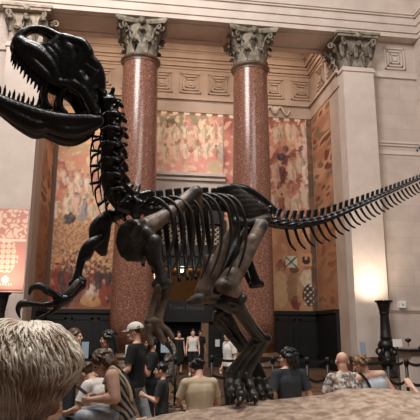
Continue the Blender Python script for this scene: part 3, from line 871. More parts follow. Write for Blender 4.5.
RB.faces.new(low)
bmesh.ops.recalc_face_normals(RB, faces=RB.faces)
rb = obj('display_base', RB, M['rock'], None, True)
tag(rb, 'sandy sculpted rock base carrying the skeleton, visitors sitting on its far edge', 'base', None, 'thing')

# ================================================================== SKELETON
foot0 = at(243, 402, 6.1)
SK = thing('dinosaur_skeleton', V((foot0.x, foot0.y, rock_z(foot0.x, foot0.y))), 'black mounted predatory dinosaur skeleton rearing over the rock base', 'skeleton')

BK_R = 1.2
def bone(name, strokes, mt='bone', parent=None, voxel=.012, smooth=3, ells=()):
    """strokes: lists of (px, py, depth, radius in px at 6 m -> metres /89); fused into one mesh"""
    bm = bmesh.new()
    for st in strokes:
        pts = [(at(x, y, d), r*BK_R*d/FOC) for x, y, d, r in st]
        if len(pts) > 2:
            P = []; k = len(pts)
            for i in range(k-1):
                q = [pts[max(0, min(k-1, i+o))] for o in (-1, 0, 1, 2)]
                for s in range(3):
                    t = s/3; P.append((cr(q[0][0], q[1][0], q[2][0], q[3][0], t), q[1][1]+(q[2][1]-q[1][1])*t))
            P.append(pts[-1]); pts = P
        tube_chain(bm, pts, 10)
    me = remesh(bm, voxel, smooth, name)
    return obj(name, me, M[mt], parent or SK)

# ---- spine curve (picture position and distance), head to tail
sp = [(103, 97, 5.0), (107, 112, 5.03), (109, 130, 5.07), (108, 150, 5.12), (108, 168, 5.18), (110, 186, 5.25), (118, 200, 5.33), (134, 208, 5.43), (150, 210, 5.56), (170, 208, 5.72), (190, 206, 5.88), (210, 206, 6.05), (230, 209, 6.2), (250, 215, 6.34), (266, 222, 6.45), (292, 226, 6.62), (322, 221, 6.85), (352, 209, 7.1), (386, 194, 7.4), (420, 179, 7.72), (450, 166, 8.0), (470, 150, 8.2), (462, 138, 8.3), (438, 138, 8.3), (424, 143, 8.3), (416, 151, 8.3)]
spw = [at(*p) for p in sp]
dense = []
for i in range(len(spw)-1):
    q = [spw[max(0, min(len(spw)-1, i+o))] for o in (-1, 0, 1, 2)]
    for s in range(40): dense.append((cr(*q, s/40), i+s/40))
arc = [0]
for (a, _), (b, _) in zip(dense, dense[1:]): arc.append(arc[-1]+(b-a).length)
def sample(s):
    for i in range(len(arc)-1):
        if arc[i+1] >= s:
            t = (s-arc[i])/(arc[i+1]-arc[i]+1e-9)
            return dense[i][0].lerp(dense[i+1][0], t), dense[i][1], (dense[max(0, i-2)][0]-dense[min(len(dense)-1, i+3)][0]).normalized()
    return dense[-1][0], dense[-1][1], (dense[-4][0]-dense[-1][0]).normalized()
trunk_dir = (at(134, 208, 5.43)-at(250, 215, 6.34)); trunk_dir.z = 0; trunk_dir.normalize()
LAT = V((0, 0, 1)).cross(trunk_dir).normalized()      # animal's left, turned to the viewer

def vproto(kind):
    bm = bmesh.new()
    def c(a, b, r0, r1): capsule(bm, V(a), V(b), r0, r1, 8)
    if kind == 'neck':
        c((-.05, 0, 0), (.05, 0, 0), .05, .046); c((0, 0, 0), (0, 0, 0), .04, .04)
        c((-.01, 0, .03), (-.03, 0, .13), .028, .018)
        for s in (-1, 1):
            c((0, s*.03, .03), (-.01, s*.12, .0), .026, .018); c((0, s*.035, .05), (-.085, s*.06, .1), .024, .02); c((0, s*.035, .04), (.07, s*.06, .07), .022, .018)
            c((0, s*.1, 0), (.01, s*.1, -.06), .016, .014)
    elif kind == 'back':
        c((-.05, 0, 0), (.05, 0, 0), .052, .052)
        for x in (-.025, 0, .025): c((x, 0, .04), (x-.01, 0, .2), .016, .018)
        for s in (-1, 1):
            c((0, s*.03, .06), (-.01, s*.15, .1), .022, .016); c((0, s*.03, .06), (.06, s*.035, .08), .018, .014); c((0, s*.03, .06), (-.06, s*.035, .08), .018, .014)
    else:
        c((-.048, 0, 0), (.048, 0, 0), .042, .042)
        for x in (-.02, 0.005): c((x, 0, .03), (x-.06, 0, .16), .018, .017)
        for s in (-1, 1):
            c((0, s*.03, .01), (-.03, s*.11, .02), .018, .012); c((0, s*.015, .04), (.07, s*.02, .06), .014, .011); c((0, s*.015, .04), (-.06, s*.015, .06), .014, .012)
    return remesh(bm, .011, 2, 'vertebra')
VP = {k: vproto(k) for k in ('neck', 'back', 'tail')}
for me in VP.values(): me.materials.append(M['bone'])
root_loc = SK.location
def put_vertebra(kind, p, T, sc, k=1.0):
    lat = (LAT - T*LAT.dot(T)).normalized(); up = T.cross(lat).normalized()
    mm = Matrix((T, lat, up)).transposed().to_4x4() @ Matrix.Diagonal((sc[0], sc[1], sc[2], 1))
    mm.translation = p-root_loc
    o = bpy.data.objects.new('vertebra', VP[kind]); COL.objects.link(o); o.parent = SK; o.matrix_local = mm
    return lat, up
s = .03; info = []
total = arc[-1]; s_neck = arc[40*7]; s_hip = arc[40*13+20]
spin = 0
while s < total-.02:
    p, idx, T = sample(s)
    if s < s_neck:
        f = s/s_neck; k = .78+.4*f; put = put_vertebra('neck', p, T, (k*1.45, k*1.6, k*1.6)); kind = 'neck'; st = .152*k
    elif s < s_hip:
        f = (s-s_neck)/(s_hip-s_neck); k = 1.0+.1*f; put = put_vertebra('back', p, T, (k*1.05, k*1.2, .95+.1*f)); kind = 'back'; st = .113*k
    else:
        f = (s-s_hip)/(total-s_hip); k = max(.28, 1.1-.95*f); put = put_vertebra('tail', p, T, (max(.5, k*1.15), k*1.4, k*1.25*(1-.5*min(1, f*1.6)))); kind = 'tail'; st = max(.06, .124*k)
    info.append((s, p, T, put[0], put[1], kind, f)); s += st

# ---- ribs, neck ribs, chevrons
def tube_part(name, pts, mt='bone', flat=1., up=None, parent=None):
    bm = bmesh.new(); sweep(bm, pts, 8, flat, up)
    bmesh.ops.recalc_face_normals(bm, faces=bm.faces)
    return obj(name, bm, M[mt], parent or SK, True)
Z = V((0, 0, 1))
backs = [q for q in info if q[5] == 'back']
for i, (s_, p, T, lat, up, kind, f) in enumerate(backs):
    if i > 8: break
    L = .40+.36*min(1, f/.25) - .34*max(0, f-.62)/.4
    W = .20+.10*min(1, f/.35) - .08*max(0, f-.6)/.4
    for sg in (1, -1):
        l = lat*sg
        back = -T
        pts = [(p+up*.08+l*.1, .022), (p+up*.07+l*(.1+W*.5)+back*.05, .022), (p-up*.07+l*(.1+W*.85)+back*.12, .021), (p-up*.07-Z*L*.35+l*(.1+W*.9)+back*.17, .019),
               (p-up*.07-Z*L*.68+l*(.09+W*.75)+back*.17, .016), (p-up*.07-Z*L*.98+l*(.06+W*.5)+back*.13, .011)]
        if sg < 0: pts = [(q_, r_*1.15) for q_, r_ in pts]
        tube_part('rib', pts, 'bone_half_lit' if sg > 0 else 'bone', .8 if sg > 0 else 1.5, l)
for i, (s_, p, T, lat, up, kind, f) in enumerate([q for q in info if q[5] == 'neck']):
    if i == 0: continue
    for sg in (1, -1):
        l = lat*sg
        pts = [(p-up*.06+l*.075, .017), (p-up*.12+l*.08-T*.03, .012), (p-up*.14+l*.08-T*.12, .008), (p-up*.13+l*.08-T*(.2+.12*f), .004)]
        tube_part('neck_rib', pts)
for i, (s_, p, T, lat, up, kind, f) in enumerate([q for q in info if q[5] == 'tail']):
    if i < 2 or i > 30: continue
    L = .25*(1-f)**1.15+.03
    pts = [(p-up*.035-T*.05, .026*(1-.6*f)), (p-up*(.05+L*.4)-T*(.06+L*.08), .021*(1-.6*f)), (p-up*(.05+L*.72)-T*(.06+L*.24), .019*(1-.6*f)), (p-up*(.05+L*.95)-T*(.06+L*.5), .014*(1-.6*f))]
    tube_part('chevron', pts, 'bone', .7, lat)

# ---- skull and lower jaw
def dh(x): return 5.0-(106-x)*.0036
hd = at(16, 50, dh(16))-at(104, 95, dh(104)); hd.z = 0; hd.normalize()
LH = Z.cross(hd).normalized()
def hp(x, y, w):
    x = x if x < 60 else x-.16*(x-60)
    return at(x, y, dh(x)) + LH*w
def wid(x): return .055+.10*max(0, min(1, (x-14)/80))
JR = 1.15
def skull_strokes(strokes, sides=True):
    bm = bmesh.new()
    for st in strokes:
        for sg in ((1, -1) if sides else (0,)):
            pts = [(hp(x, y, sg*wid(x)*wm), r*JR*dh(x)/FOC) for x, y, r, wm in st]
            P = []; k = len(pts)
            for i in range(k-1):
                q = [pts[max(0, min(k-1, i+o))] for o in (-1, 0, 1, 2)]
                for s in range(3):
                    t = s/3; P.append((cr(q[0][0], q[1][0], q[2][0], q[3][0], t), q[1][1]+(q[2][1]-q[1][1])*t))
            P.append(pts[-1]); tube_chain(bm, P, 10)
    return bm
up_st = [
 [(15, 46, 4, .9), (19, 52, 5, .95), (26, 60, 5, 1), (34, 69, 5, 1), (42, 77, 4.5, 1), (48, 84, 3.5, 1)],
 [(16, 43, 4.5, .6), (21, 36, 4, .5), (28, 31, 3, .4), (37, 29.5, 2.4, .4), (47, 33, 3, .5), (57, 40, 4, .6), (66, 44, 4, .75)],
 [(19, 45, 5.5, .85), (28, 47, 4.5, .8), (37, 50, 4, .8), (47, 50, 4, .85), (56, 43, 3.5, .75)],
 [(24, 51, 6.5, .95), (33, 55, 7, .98), (42, 62, 6, 1), (50, 72, 5, 1), (54, 82, 4, 1)],
 [(45, 54, 4, .95), (52, 62, 4, 1), (56, 72, 3.5, 1)],
 [(62, 43, 4.5, .85), (62, 54, 4, .95), (64, 66, 4, 1), (69, 80, 4, 1), (72, 88, 4, 1)],
 [(64, 43, 4.5, .8), (74, 47, 4.5, .9), (83, 51, 4.5, 1.), (89, 60, 4.5, 1.05)],
 [(88, 62, 4.5, 1.05), (81, 69, 3.5, 1.1), (74, 78, 3.2, 1.1), (70, 84, 3.5, 1.05)],
 [(90, 66, 4.5, 1), (98, 72, 4.5, .95), (103, 82, 4.5, .9), (104, 93, 4.5, .85)],
 [(98, 80, 3.5, 1.05), (92, 90, 3.2, 1.08), (87, 97, 3.5, 1.08), (90, 108, 4, 1.05), (96, 116, 4.5, 1)],
 [(50, 84, 3.5, 1), (60, 88, 3.8, 1.02), (72, 90, 4.5, 1.05), (82, 96, 4.5, 1.08), (90, 108, 4.5, 1.05)],
 [(46, 84, 3.5, .6), (43, 95, 3.2, .6), (44, 104, 3, .6), (49, 110, 2.5, .6)],
 [(66, 88, 4, .5), (59, 99, 3.2, .55), (58, 109, 3.2, .6), (64, 116, 3, .6)],
]
up_st += [[(52, 52, 5, .78), (60, 62, 6, .8), (62, 76, 6, .82)], [(58, 50, 5, .75), (68, 54, 6, .8), (70, 70, 6, .85), (66, 80, 5, .85)],
 [(74, 54, 5, .85), (82, 58, 6, .85), (78, 66, 6, .85), (74, 72, 5, .85)], [(84, 72, 6, .85), (92, 76, 6, .82), (96, 88, 6, .82), (88, 88, 6, .85)], [(78, 80, 6, .9), (84, 90, 6, .9), (94, 104, 5, .85)]]
bm = skull_strokes(up_st)
for st in ([(18, 40, 4.5, 0), (28, 31.5, 3, 0), (40, 30.5, 2.6, 0), (54, 38, 5, 0), (66, 45, 7, 0), (78, 49, 8, 0), (88, 60, 8, 0), (98, 74, 8, 0)],
           [(88, 52, 6.5, 0), (90, 54, 6, 0)], [(105, 74, 7, 0), (107, 84, 7, 0)], [(78, 62, 8, 0), (86, 76, 9, 0), (94, 88, 9, 0), (99, 104, 8, 0), (102, 116, 5, 0)],
           [(17, 46, 5, 0), (30, 58, 4, 0), (46, 76, 4, 0), (64, 84, 5, 0), (80, 88, 7, 0)], [(54, 56, 5, 0), (60, 70, 6, 0), (76, 76, 7, 0)], [(46, 52, 6, 0), (58, 58, 9, 0), (70, 62, 11, 0), (84, 70, 11, 0), (94, 86, 11, 0)], [(40, 58, 6, 0), (54, 72, 8, 0), (70, 78, 9, 0), (88, 90, 9, 0)]):
    for (x, y, r, _), (x2, y2, r2, _2) in zip(st, st[1:]): capsule(bm, hp(x, y, 0), hp(x2, y2, 0), r*dh(x)/FOC, r2*dh(x2)/FOC)
skull = obj('skull', remesh(bm, .0095, 7, 'skull'), M['bone'], SK)
# mandible
JR = 1.06
bm = skull_strokes([
 [(-9, 97, 5.5, .5), (4, 104, 6.5, .6), (18, 110, 7, .75), (32, 116, 7.5, .85), (46, 121, 7.5, .95), (60, 124, 7, 1.), (76, 125, 6.5, 1.), (90, 125, 6.5, .95), (101, 125, 5, .9)],
 [(-6, 102, 6, .5), (8, 112, 7, .6), (22, 121, 8, .75), (36, 128, 8.5, .85), (46, 128, 7, .9), (54, 131, 7, .92), (66, 135, 7, .95), (80, 135, 7, .95), (92, 131, 6.5, .9), (101, 127, 5, .9)],
])
for (a, b_) in (((-9, 98, 5), (2, 104, 6)),): capsule(bm, hp(a[0], a[1], 0), hp(b_[0], b_[1], 0), .05, .05)
jaw = obj('lower_jaw', remesh(bm, .0095, 7, 'lower_jaw'), M['bone'], SK)
def tooth(base, tip, r, parent):
    b = bmesh.new(); mid = base.lerp(tip, .55)+hd*(-.004)
    sweep(b, [(base, r), (mid, r*.8), (tip, r*.18)], 7)
    bmesh.ops.recalc_face_normals(b, faces=b.faces); obj('tooth', b, M['tooth'], parent, True)
marg = [(14, 50), (18, 56), (25, 64), (33, 73), (41, 81), (46, 86)]
for sg in (1, -1):
    for i in range(12):
        t = i/11*(len(marg)-1); k = min(int(t), len(marg)-2); f = t-k
        x, y = marg[k][0]+(marg[k+1][0]-marg[k][0])*f, marg[k][1]+(marg[k+1][1]-marg[k][1])*f
        ln = (10, 11, 12, 9)[i % 4]*(1-.35*i/11)
        tooth(hp(x, y-1.5, sg*wid(x)), hp(x-2.6, y+ln, sg*wid(x)*.95), .0155, skull)
    for i in range(11):
        x = -6+i*4.6; y = 92+(x+6)*.36
        ln = (9, 7, 10, 6)[i % 4]*(1-.3*i/10)
        wm = .5+.4*i/10
        tooth(hp(x, y+3, sg*wid(x)*wm), hp(x+1.5, y-ln, sg*wid(x)*wm), .0135, jaw)

# ---- shoulder and arms (near = animal's left)
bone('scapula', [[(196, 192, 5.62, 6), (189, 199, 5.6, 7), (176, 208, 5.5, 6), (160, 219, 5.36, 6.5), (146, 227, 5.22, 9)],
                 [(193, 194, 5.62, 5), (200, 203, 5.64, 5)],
                 ], 'bone_lit', smooth=7)
bone('coracoid', [[(128, 223, 5.12, 3.2), (136, 223, 5.09, 3.6), (144, 223, 5.16, 3.4)], [(123, 227, 5.12, 3.2), (135, 227, 5.09, 3.6), (147, 227, 5.16, 3.4)], [(121, 231, 5.12, 3.2), (135, 231, 5.09, 3.6), (149, 231, 5.16, 3.4)], [(120, 235, 5.12, 3.2), (135, 235, 5.09, 3.6), (149, 235, 5.16, 3.4)], [(119, 239, 5.12, 3.2), (135, 239, 5.09, 3.6), (150, 239, 5.16, 3.4)], [(119, 242, 5.12, 3.2), (135, 242, 5.09, 3.6), (150, 242, 5.16, 3.4)], [(120, 246, 5.12, 3.2), (135, 246, 5.09, 3.6), (149, 246, 5.16, 3.4)], [(121, 250, 5.12, 3.2), (135, 250, 5.09, 3.6), (149, 250, 5.16, 3.4)], [(123, 254, 5.12, 3.2), (135, 254, 5.09, 3.6), (147, 254, 5.16, 3.4)], [(128, 258, 5.12, 3.2), (136, 258, 5.09, 3.6), (144, 258, 5.16, 3.4)], [(147, 232, 5.12, 5), (152, 240, 5.12, 5.5), (148, 246, 5.1, 4)], [(139, 226, 5.06, 2.5), (132, 238, 5.04, 2.2)]], 'bone_half_lit', smooth=5)
bone('scapula', [[(150, 198, 5.75, 5), (134, 206, 5.62, 5), (116, 214, 5.5, 6), (103, 220, 5.42, 6)], [(103, 220, 5.4, 5.5), (96, 228, 5.38, 6), (97, 242, 5.38, 6), (103, 252, 5.38, 4)], [(107, 216, 5.42, 5), (103, 238, 5.4, 6), (103, 250, 5.38, 4)]], 'bone_half_lit')
def arm(name_pts): pass
bone('humerus', [[(155, 241, 5.08, 6), (154, 249, 5.07, 6.5), (157, 262, 5.05, 5), (161, 274, 5.03, 5), (163, 283, 5.02, 6)], [(150, 250, 5.06, 5), (152, 262, 5.05, 4)], [(157, 284, 5.02, 5), (168, 284, 5.03, 4.5)]], 'bone_half_lit')
bone('radius', [[(159, 286, 5.0, 4.2), (155, 297, 5.0, 3.2), (151, 312, 5.0, 3.2), (149, 320, 5.0, 4)]], 'bone_lit')
bone('ulna', [[(167, 284, 5.04, 4.6), (165, 296, 5.03, 3.6), (161, 310, 5.02, 3.4), (158, 320, 5.01, 4)]], 'bone_lit')
def hand(fingers, wrist, mt='bone_half_lit'):
    h = bone('hand', wrist, mt, None, .009)
    for f in fingers:
        (body, claw) = f
        bone('finger', [body], mt, h, .008, 2)
        bm = bmesh.new(); pts = [(at(x, y, d), r*d/FOC) for x, y, d, r in claw]; sweep(bm, pts, 8); bmesh.ops.recalc_face_normals(bm, faces=bm.faces)
        obj('claw', bm, M['bone_lit' if mt == 'bone_half_lit' else 'bone_half_lit'], h, True)
hand([([(149, 326, 4.98, 3.6), (148, 334, 4.97, 3), (151, 343, 4.96, 2.8)], [(151, 343, 4.96, 2.8), (148, 351, 4.95, 2.4), (144, 357, 4.94, .6)]),
      ([(155, 326, 5.0, 3.8), (160, 334, 4.98, 3.2), (164, 342, 4.97, 2.8)], [(164, 341, 4.97, 2.8), (170, 348, 4.97, 2.2), (173, 356, 4.97, .6)]),
      ([(160, 325, 5.02, 3.2), (168, 331, 5.01, 2.6), (172, 338, 5.0, 2.2)], [(172, 338, 5.0, 2.2), (176, 344, 5., 1.6), (177, 350, 5., .5)])],
     [[(149, 321, 5, 4.5), (158, 321, 5.01, 4.5)], [(150, 322, 5, 4), (149, 328, 4.98, 3.5)], [(155, 322, 5, 4), (157, 329, 4.99, 3.5)], [(158, 322, 5.01, 3.8), (163, 328, 5.01, 3)]], 'bone_lit')
# far arm reaches out to the left
bone('humerus', [[(101, 238, 5.34, 4.5), (94, 243, 5.3, 5.5), (87, 248, 5.26, 5), (82, 258, 5.22, 4), (79, 270, 5.18, 3.4), (77, 280, 5.15, 4.4)], [(71, 284, 5.14, 2.6), (83, 281, 5.15, 3.6)], [(92, 246, 5.27, 4), (87, 256, 5.24, 4)]], 'bone')
bone('radius', [[(82, 285, 5.12, 4), (76, 291, 5.08, 3.2), (69, 298, 5.04, 3.4)]], 'bone')
bone('ulna', [[(78, 283, 5.1, 4), (72, 290, 5.04, 3.4), (64, 298, 5.0, 3.6)]], 'bone_half_lit')
hand([([(60, 298, 4.97, 3.6), (54, 294, 4.95, 3), (47, 291, 4.92, 3.6)], [(48, 291, 4.92, 4), (40, 286, 4.9, 4), (32, 288, 4.88, 3), (29, 295, 4.87, .8)]),
      ([(58, 303, 4.97, 3.4), (46, 305, 4.93, 2.6), (36, 304, 4.9, 2.4), (27, 303, 4.88, 3.4)], [(28, 303, 4.88, 4.2), (21, 304, 4.86, 3.8), (18, 310, 4.85, 2.6), (20, 318, 4.85, .7)]),
      ([(58, 307, 4.98, 2.6), (52, 312, 4.96, 1.8), (44, 316, 4.94, 1.5)], [(44, 316, 4.94, 1.6), (38, 319, 4.92, 1.4), (32, 323, 4.9, .5)])],
     [[(66, 299, 5.0, 4.5), (60, 302, 4.98, 5), (57, 306, 4.98, 3.4)], [(62, 300, 4.98, 4), (56, 297, 4.96, 3.4)]], 'bone')

# ---- hips
IL = []
for k_ in range(8):
    u_ = k_/7
    xa, ya = 219+12*u_+4*u_*u_, 189+32*u_
    xb, yb = 238+28*min(1, u_*1.5), 189+28*u_+6*u_*(1-u_)
    xm, ym = (xa+xb)/2+1, (ya+yb)/2-2*(1-u_)
    IL.append([(xa, ya, 6.02+.004*(xa-219), 2.6), (xm, ym, 6.0+.004*(xm-219), 3.2), (xb, yb, 6.04+.004*(xb-219), 2.8)])
IL.append([(236, 222, 6.06, 4.5), (248, 223, 6.1, 3.4), (258, 221, 6.15, 4), (267, 219, 6.2, 4)])
bone('ilium', IL, 'bone_half_lit', smooth=6)
bone('ilium', [[(232, 186, 6.62, 2.6), (246, 190, 6.66, 4), (262, 200, 6.74, 4), (276, 212, 6.84, 3)], [(236, 192, 6.6, 4), (250, 200, 6.66, 5.5), (268, 212, 6.76, 4.5)]], 'bone')
bone('pubis', [[(238, 226, 6.2, 5), (228, 240, 6.15, 5), (220, 256, 6.1, 6), (212, 276, 6.04, 5), (206, 292, 6.0, 5), (203, 298, 6., 5)], [(207, 258, 6.08, 3), (204, 276, 6.04, 3.5), (199, 292, 6.0, 4)], [(209, 259, 6.08, 4), (222, 258, 6.1, 4)], [(210, 264, 6.07, 6), (208, 280, 6.03, 6), (202, 296, 6, 5)],
               [(190, 302, 5.92, 3), (198, 299, 5.96, 5), (208, 298, 6., 5), (218, 300, 6.05, 4), (224, 303, 6.1, 3)]], 'bone_lit')
bone('pubis', [[(246, 228, 6.6, 5), (234, 252, 6.45, 5), (222, 276, 6.3, 5), (214, 296, 6.2, 5)], [(208, 303, 6.15, 4), (222, 305, 6.22, 4)]], 'bone')
bone('ischium', [[(250, 232, 6.2, 5), (246, 250, 6.18, 4), (252, 270, 6.15, 3.5), (257, 283, 6.13, 4)], [(252, 285, 6.13, 3.2), (261, 284, 6.14, 3.2)]], 'bone')
bone('ischium', [[(256, 232, 6.6, 5), (247, 256, 6.45, 3.5), (246, 270, 6.35, 3.2), (252, 284, 6.25, 3.4)]], 'bone')

# ---- near (left) leg
bone('femur', [[(262, 225, 6.1, 5.5), (258, 232, 6.06, 6), (251, 246, 6.0, 6.2), (243, 262, 5.92, 6.5), (235, 276, 5.86, 7), (229, 287, 5.82, 8.5)], [(254, 222, 6.16, 5), (262, 226, 6.1, 5)], [(222, 285, 5.8, 6), (234, 291, 5.83, 7.5)], [(252, 240, 6.0, 5.5), (246, 250, 5.98, 6)], [(231, 274, 5.86, 6.5), (222, 286, 5.82, 6)]], 'bone_lit')
bone('tibia', [[(228, 300, 5.84, 8), (236, 303, 5.85, 7), (243, 315, 5.9, 5.8), (252, 328, 5.96, 5.5), (261, 340, 6.02, 6.5)], [(222, 302, 5.82, 6), (232, 306, 5.84, 7)], [(256, 343, 5.98, 5), (266, 339, 6.04, 5)]], 'bone')
bone('fibula', [[(243, 298, 5.82, 4), (240, 304, 5.8, 3.5), (247, 318, 5.84, 2.6), (255, 331, 5.9, 2.6), (262, 340, 5.95, 3)]], 'bone_half_lit')
for (a, b, c_, r) in (((254, 343), (243, 356), (231, 372), 4.2), ((259, 344), (248, 358), (238, 374), 4.4), ((264, 343), (256, 358), (246, 374), 4)):
    bone('metatarsal', [[(a[0], a[1], 6.0, r+.6), (b[0], b[1], 5.96, r-.8), (c_[0], c_[1], 5.92, r+.4)]], 'bone_half_lit')
def toe(segs, claw):
    kn = []
    for (x, y, d, r), (x2, y2, d2, r2) in zip(segs, segs[1:]):
        kn += [(x, y, d, r*1.25), ((x+x2)/2, (y+y2)/2, (d+d2)/2, r*.85)]
    kn.append(segs[-1][:3]+(segs[-1][3]*1.25,))
    h = bone('toe', [kn], 'bone_half_lit', None, .009, 1)
    bm = bmesh.new(); sweep(bm, [(at(x, y, d), r*d/FOC) for x, y, d, r in claw], 8); bmesh.ops.recalc_face_normals(bm, faces=bm.faces)
    obj('claw', bm, M['bone'], h, True)
toe([(231, 374, 5.92, 4.5), (230, 384, 5.85, 3.6), (232, 391, 5.8, 3.8)], [(232, 391, 5.8, 3.8), (233, 398, 5.74, 3), (230, 404, 5.7, .7)])
toe([(238, 376, 5.92, 5), (238, 387, 5.82, 4.2), (241, 395, 5.72, 4.2)], [(241, 395, 5.72, 4), (240, 402, 5.64, 3), (236, 407, 5.6, .7)])
toe([(246, 376, 5.92, 4.5), (250, 387, 5.84, 3.6), (253, 395, 5.78, 3.6)], [(253, 395, 5.78, 3.6), (256, 400, 5.72, 2.8), (254, 405, 5.7, .7)])
# ---- far (right) leg
bone('femur', [[(262, 228, 6.7, 5), (248, 250, 6.6, 5.5), (234, 280, 6.45, 5.5), (225, 304, 6.35, 7)], [(218, 306, 6.3, 5), (230, 309, 6.36, 6)]], 'bone')
bone('tibia', [[(220, 314, 6.3, 5), (226, 316, 6.3, 6), (236, 332, 6.36, 4.5), (248, 350, 6.42, 5)]], 'bone')
bone('fibula', [[(217, 314, 6.24, 3.6), (216, 322, 6.22, 2.8), (224, 330, 6.26, 2.6), (242, 350, 6.36, 3)], [(217, 314, 6.24, 3), (222, 313, 6.24, 3)]], 'bone_half_lit')
for (b, c_) in (((252, 364), (258, 380)), ((257, 364), (264, 380)), ((247, 364), (252, 380))):
    bone('metatarsal', [[(248, 352, 6.42, 4), (b[0], b[1], 6.4, 3.2), (c_[0], c_[1], 6.36, 3.6)]], 'bone')
toe([(252, 381, 6.36, 3.8), (250, 390, 6.3, 3.2), (252, 395, 6.24, 3.2)], [(252, 395, 6.24, 3.2), (252, 400, 6.2, 2.4), (249, 404, 6.16, .6)])
toe([(258, 381, 6.36, 4.2), (260, 391, 6.28, 3.6), (262, 396, 6.2, 3.4)], [(262, 396, 6.2, 3.4), (263, 401, 6.15, 2.6), (260, 405, 6.1, .6)])
toe([(264, 381, 6.36, 3.8), (268, 390, 6.3, 3.2), (270, 395, 6.26, 3)], [(270, 395, 6.26, 3), (272, 399, 6.22, 2.2), (271, 403, 6.2, .6)])

